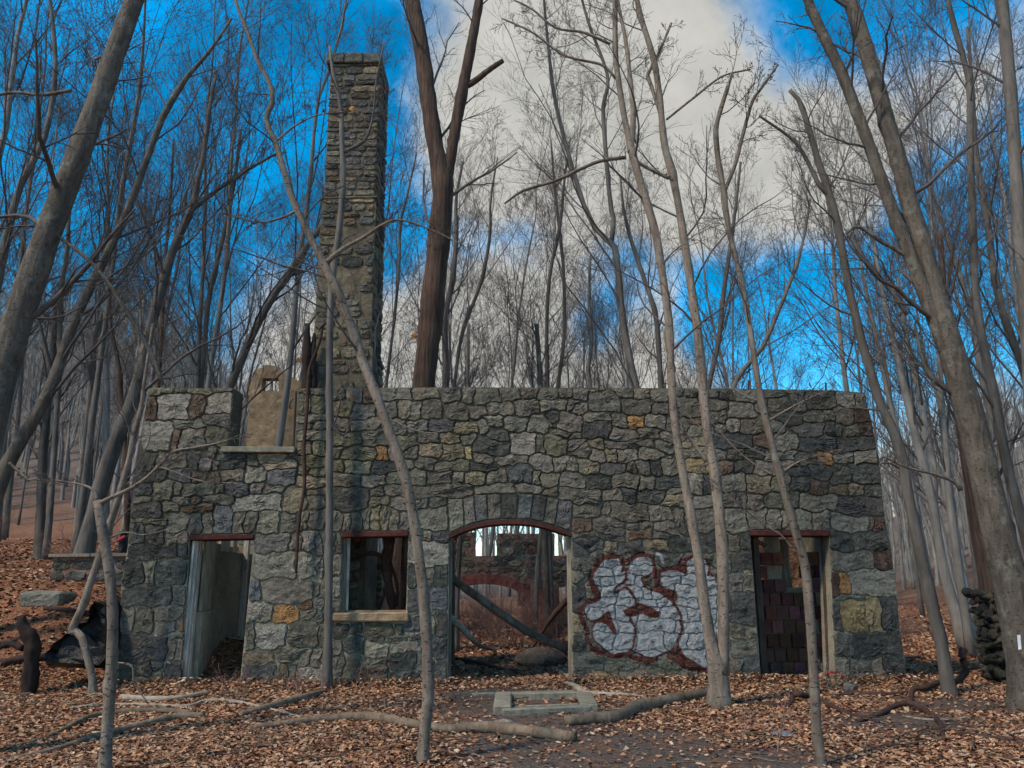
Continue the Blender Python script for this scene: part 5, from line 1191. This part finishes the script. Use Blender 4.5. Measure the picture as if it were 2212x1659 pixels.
# dark bottle-like post with red ribbon on that wall
q = P(265, 1184, ly_ + .15)
bt_ = thing('ribboned_post', 'small black post tied with a bright red ribbon on the low wall', 'post', (q.x, q.y, ztop))
limb_obj('post', [(q.x, q.y, ztop - .02), (q.x, q.y, ztop + .2), (q.x - .02, q.y, ztop + .38), (q.x - .03, q.y, ztop + .46)], [.10, .09, .07, .08], BLACKP, bt_, 12, 10, .03)
limb_obj('ribbon', [(q.x - .10, q.y - .1, ztop + .27), (q.x, q.y - .11, ztop + .31), (q.x + .07, q.y - .10, ztop + .38)], [.03, .05, .03], REDM, bt_, 8, 6, .1)
limb_obj('cap', [(q.x - .12, q.y, ztop + .45), (q.x, q.y, ztop + .47), (q.x + .06, q.y, ztop + .43)], [.02, .05, .03], METAL, bt_, 8, 6, .05)

# concrete curb frame and step before the archway
c0, c1, c2, c3 = G(1085, 1545), G(1275, 1538), G(1262, 1508), G(1088, 1512)
cu = thing('concrete_curb', 'rectangular mossy concrete curb frame half buried before the archway', 'curb', ((c0.x + c1.x) / 2, (c0.y + c2.y) / 2, 0))
for (p0, p1, w_, h_) in ((c0, c1, .14, .10), (c3, c2, .14, .11), (c0, c3, .22, .13), (c1, c2, .22, .10)):
    t = (p1 - p0).normalized()
    beam_obj('curb_edge', (p0.x + t.x * (.07 if w_ > .2 else .0), p0.y + t.y * .07, h_ / 2 - .02), (p1.x, p1.y, h_ / 2 - .02), w_, h_ + .06, CONC, cu, (t.y, -t.x, 0))
m0, m1 = (c0 * .6 + c3 * .4), (c1 * .6 + c2 * .4)
beam_obj('cross_bar', (m0.x + .1, m0.y, .02), (m1.x - .1, m1.y, .02), .07, .09, CONC, cu, (0, 1, 0))
s0, s1 = G(1020, 1503), G(1240, 1497)
tag(beam_obj('door_step', (s0.x, s0.y, .01), (s1.x, s1.y, .02), .13, .09, CONC, None, (0, 1, 0)), 'long narrow concrete step flush in the archway ground', 'step')
# dark boulder in the archway
q = P(1168, 1415, 16.0); 
bo = link('boulder', tinted(rock_mesh('boulder', (q.x, 16.2, .06), (.55, .4, .27), 5, 3), (.085, .072, .06)), STONE); tag(bo, 'dark blue-grey flat boulder under the fallen trunk in the archway', 'boulder')
# small flat stones in the leaves
for lb, u, v, sx, sz, c in (('blue-grey flat stone among leaves right of the forked tree', 1690, 1589, .16, .035, (.13, .15, .17)), ('small pale stone before the concrete curb', 1087, 1566, .13, .05, (.22, .2, .16)), ('round dark stone beside the right doorway', 1838, 1494, .12, .1, (.1, .1, .09))):
    q = G(u, v); tag(link('stone', tinted(rock_mesh('stone', (q.x, q.y, g(q.x, q.y) + sz * .4), (sx, sx * .7, sz), u, 2), c), STONE), lb, 'stone')

# cobble pillar at the right
py_ = 12.3
pa = P(2186, 1400, py_).x; pw = .8
ptop = P(2140, 1292, py_).z
pil = thing('cobble_pillar', 'broken pillar of round dark cobbles at the right edge', 'pillar', (pa + pw / 2, py_ + .4, 0))
V, F = box((pa + .06, py_ + .06, -.1), (pa + pw, py_ + .8, ptop - .1)); pc = link('pillar_core', poly_mesh('pillar_core', V, F), CHAR, pil)
pr_ = np.random.default_rng(12); cobs = [tinted(rock_mesh('cobble', (0, 0, 0), (1, 1, 1), 40 + i, 2), c) for i, c in enumerate(((.09, .085, .06), (.07, .07, .055), (.12, .105, .075), (.055, .055, .05), (.10, .08, .055)))]
for me in cobs: me.materials.append(STONE)
z = .02; row = 0
while z < ptop:
    h = pr_.uniform(.10, .15)
    for face in range(2):
        x = (0 if row % 2 else -.06)
        lim = (pw if z < ptop - .35 else pw - (z - ptop + .35) * 1.3) if face == 0 else .8
        while x < lim:
            w = pr_.uniform(.11, .24); jz, jh = pr_.normal(0, .035), pr_.uniform(.8, 1.35)
            o = bpy.data.objects.new('cobble', cobs[pr_.integers(5)]); COL.objects.link(o); o.parent = pc
            o.location = (pa + x + w / 2, py_ + pr_.uniform(-.02, .03), z + h / 2 + jz) if face == 0 else (pa + pr_.uniform(-.02, .03), py_ + x + w / 2, z + h / 2 + jz)
            o.scale = (w * .55, .13, h * .56 * jh) if face == 0 else (.13, w * .55, h * .56 * jh)
            o.rotation_euler = (pr_.normal(0, .2), pr_.normal(0, .35), pr_.normal(0, .2))
            x += w
    z += h * .97; row += 1
# berry shrub and dry weeds before the facade
def weed(name, label, u, v, H, ns, mat, seed, y=None):
    q = G(u, v); root = thing(name, label, 'plant', (q.x, q.y, g(q.x, q.y)), 'dry weeds before the facade')
    me = shrub_mesh(seed, H, ns, mat); o = bpy.data.objects.new('stems', me); COL.objects.link(o); o.parent = root
    return root
bsh = weed('berry_shrub', 'low shrub with red berries at the right doorway', 1815, 1492, .5, 5, DEADPALE, 61)
for (u, v) in ((1796, 1452), (1789, 1454), (1802, 1453), (1820, 1460)):
    q = P(u, v, WY - .25); link('berry', rock_mesh('berry', q, (.025, .025, .025), 3, 2), BERRY, bsh)
weed('dry_weed', 'dry red weed stalks left of the climbing stem', 640, 1500, .6, 8, BRUSH, 62)
weed('dry_weed', 'dry red weed stalks before the left doorway', 500, 1520, .7, 6, BRUSH, 63)
weed('dry_weed', 'dry weed at the foot of the wall under the window', 790, 1490, .5, 9, BRUSH, 64)
weed('dry_weed', 'thin dry stalk standing in the leaves at the right front', 1640, 1620, .7, 2, BRUSH, 65)
weed('dry_weed', 'pale dry twigs sprouting beside the facade left corner', 300, 1475, .9, 4, DEADPALE, 66)
weed('dry_weed', 'dry weed in the leaves right of the spotted sapling', 1840, 1620, .5, 3, BRUSH, 67)

# twisted roots behind the window
rt = thing('root_tangle', 'dark twisted roots climbing the chimney foot behind the window', 'roots', (P(830, 1400, 14.0).x, 14.1, 0))
for px in ([(860, 1420, 7), (850, 1330, 7), (838, 1250, 9), (835, 1190, 10), (845, 1100, 8)], [(815, 1330, 3), (830, 1280, 4), (842, 1220, 4), (850, 1160, 4)], [(855, 1310, 4), (858, 1270, 4), (848, 1230, 3), (835, 1205, 4), (800, 1195, 5), (770, 1205, 4)], [(880, 1340, 4), (870, 1240, 4), (872, 1150, 3)]):
    limb_obj('root', [P(u, v, 13.95) for u, v, _ in px], [r_ * 13.95 / FPX for *_, r_ in px], DEADDARK, rt, 20, 8, .1)

# a few leaves still hanging
def leaf_mesh(s, seed):
    r = np.random.default_rng(seed)
    o = [(0, -.5), (.45, -.35), (.35, 0), (.55, .25), (.18, .25), (0, .6), (-.18, .25), (-.55, .3), (-.33, 0), (-.5, -.3)]
    V = [(x * s, r.normal(0, .12) * s, z * s) for x, z in o] + [(0, .05 * s, 0)]
    me = poly_mesh('leaf', V, [[i, (i + 1) % 10, 10] for i in range(10)]); tinted(me, (.42, .19, .06)); me.materials.append(LEAF); return me
for tr_, u, v, y in ((t2, 646, 777, 7.6), (t2, 759, 862, 7.6), (t2, 896, 726, 7.6), (t2, 582, 228, 7.8), (t2, 760, 235, 7.7)):
    o = bpy.data.objects.new('leaf', leaf_mesh(.07, u)); COL.objects.link(o); o.parent = tr_; o.matrix_parent_inverse = Matrix.Translation(-tr_.location); o.location = P(u, v, y); o.rotation_euler = (.2, u * .7, v)

# ------------------------------------------------------------------ leaf litter
lr = np.random.default_rng(4)
def scatter(n, xr, yr, size, keep):
    x = lr.uniform(*xr, n); y = lr.uniform(*yr, n); m = keep(x, y); return np.stack([x[m], y[m], np.full(m.sum(), size)], 1)
def inwall(x, y): return (np.abs(y - WY - .25) < .3) & (x > -6.4) & (x < 6.6) & ~((x > W(975, 1480)[0]) & (x < W(1228, 1480)[0]))
kp = lambda x, y: (lr.random(len(x)) > soilmask(x, y) * .93) & ~inwall(x, y) & (np.abs(x) < .72 * y + 1.5)
pts = np.vstack([scatter(88000, (-7.5, 7.5), (5.5, 9.3), .031, kp), scatter(80000, (-10, 10), (9.3, 14), .034, kp), scatter(44000, (-19, 19), (14, 26), .06, kp), scatter(9000, (-30, 30), (26, 42), .1, kp), scatter(9000, (-6.6, 6.7), (12.25, 13.05), .036, kp)])
n = len(pts); x, y, s = pts.T; s = s * lr.uniform(.5, 1.55, n)
z = hgt(x, y) + lr.uniform(.004, .03, n) + .13 * lr.random(n) * np.exp(-((y - 13.0) / .3) ** 2) * (y < 13.06) * (np.abs(x) < 6.7)
a = lr.uniform(0, 6.28, n)
ax = np.stack([np.cos(a), np.sin(a), lr.normal(0, .28, n)], 1); bx = np.stack([-np.sin(a), np.cos(a), lr.normal(0, .28, n)], 1)
shape = np.array([(-.7, 0, 0), (-.25, .42, .22), (.3, .36, .2), (.8, 0, .05), (.28, -.38, .18), (-.28, -.42, .24)])
shp = shape[None] * (1 + lr.normal(0, .2, (n, 6, 3)))
curl = lr.uniform(-.3, 1.2, n)
V = np.stack([x, y, z], 1)[:, None, :] + s[:, None, None] * (shp[:, :, 0:1] * ax[:, None, :] + shp[:, :, 1:2] * bx[:, None, :])
V[:, :, 2] += s[:, None] * shp[:, :, 2] * curl[:, None]
V[:, :, 2] = np.maximum(V[:, :, 2], hgt(x, y)[:, None] + .003)
b0 = np.arange(n) * 6
F = np.concatenate([np.stack([b0, b0 + 1, b0 + 2, b0 + 3], 1), np.stack([b0 + 3, b0 + 4, b0 + 5, b0], 1)])
pal = np.array([(.33, .17, .088), (.38, .24, .145), (.22, .105, .06), (.46, .31, .20), (.12, .058, .04), (.34, .155, .08), (.28, .155, .095)])
col = pal[lr.integers(0, len(pal), n)] * lr.uniform(.7, 1.25, (n, 1)); col = np.repeat(np.column_stack([col, np.ones(n)]), 6, 0)
tag(link('leaf_litter', fast_mesh('leaf_litter', V.reshape(-1, 3), F, False, {'tint': ('FLOAT_COLOR', col)}), LEAF), 'dry brown fallen leaves covering the ground', 'leaves', None, 'stuff')

# sticks strewn over the leaves
ns = 420; sx = lr.uniform(-8, 8, ns); sy = lr.uniform(6.5, 12.9, ns); sa = lr.uniform(0, 6.28, ns); sl_ = lr.uniform(.15, .8, ns)
tt = np.linspace(-.5, .5, 5)
px_ = sx[:, None] + np.cos(sa)[:, None] * sl_[:, None] * tt + np.cumsum(lr.normal(0, .012, (ns, 5)), 1); py2 = sy[:, None] + np.sin(sa)[:, None] * sl_[:, None] * tt + np.cumsum(lr.normal(0, .012, (ns, 5)), 1)
PT = np.stack([px_, py2, hgt(px_, py2) + lr.uniform(.015, .05, (ns, 1)) + lr.normal(0, .006, (ns, 5))], -1)
V, F = tubes(PT, lr.uniform(.003, .009, (ns, 1)) * np.linspace(1, .5, 5)[None], 4)
tag(link('stick_litter', fast_mesh('stick_litter', V, F, True), LOG), 'small broken sticks strewn over the leaves', 'sticks', None, 'stuff')
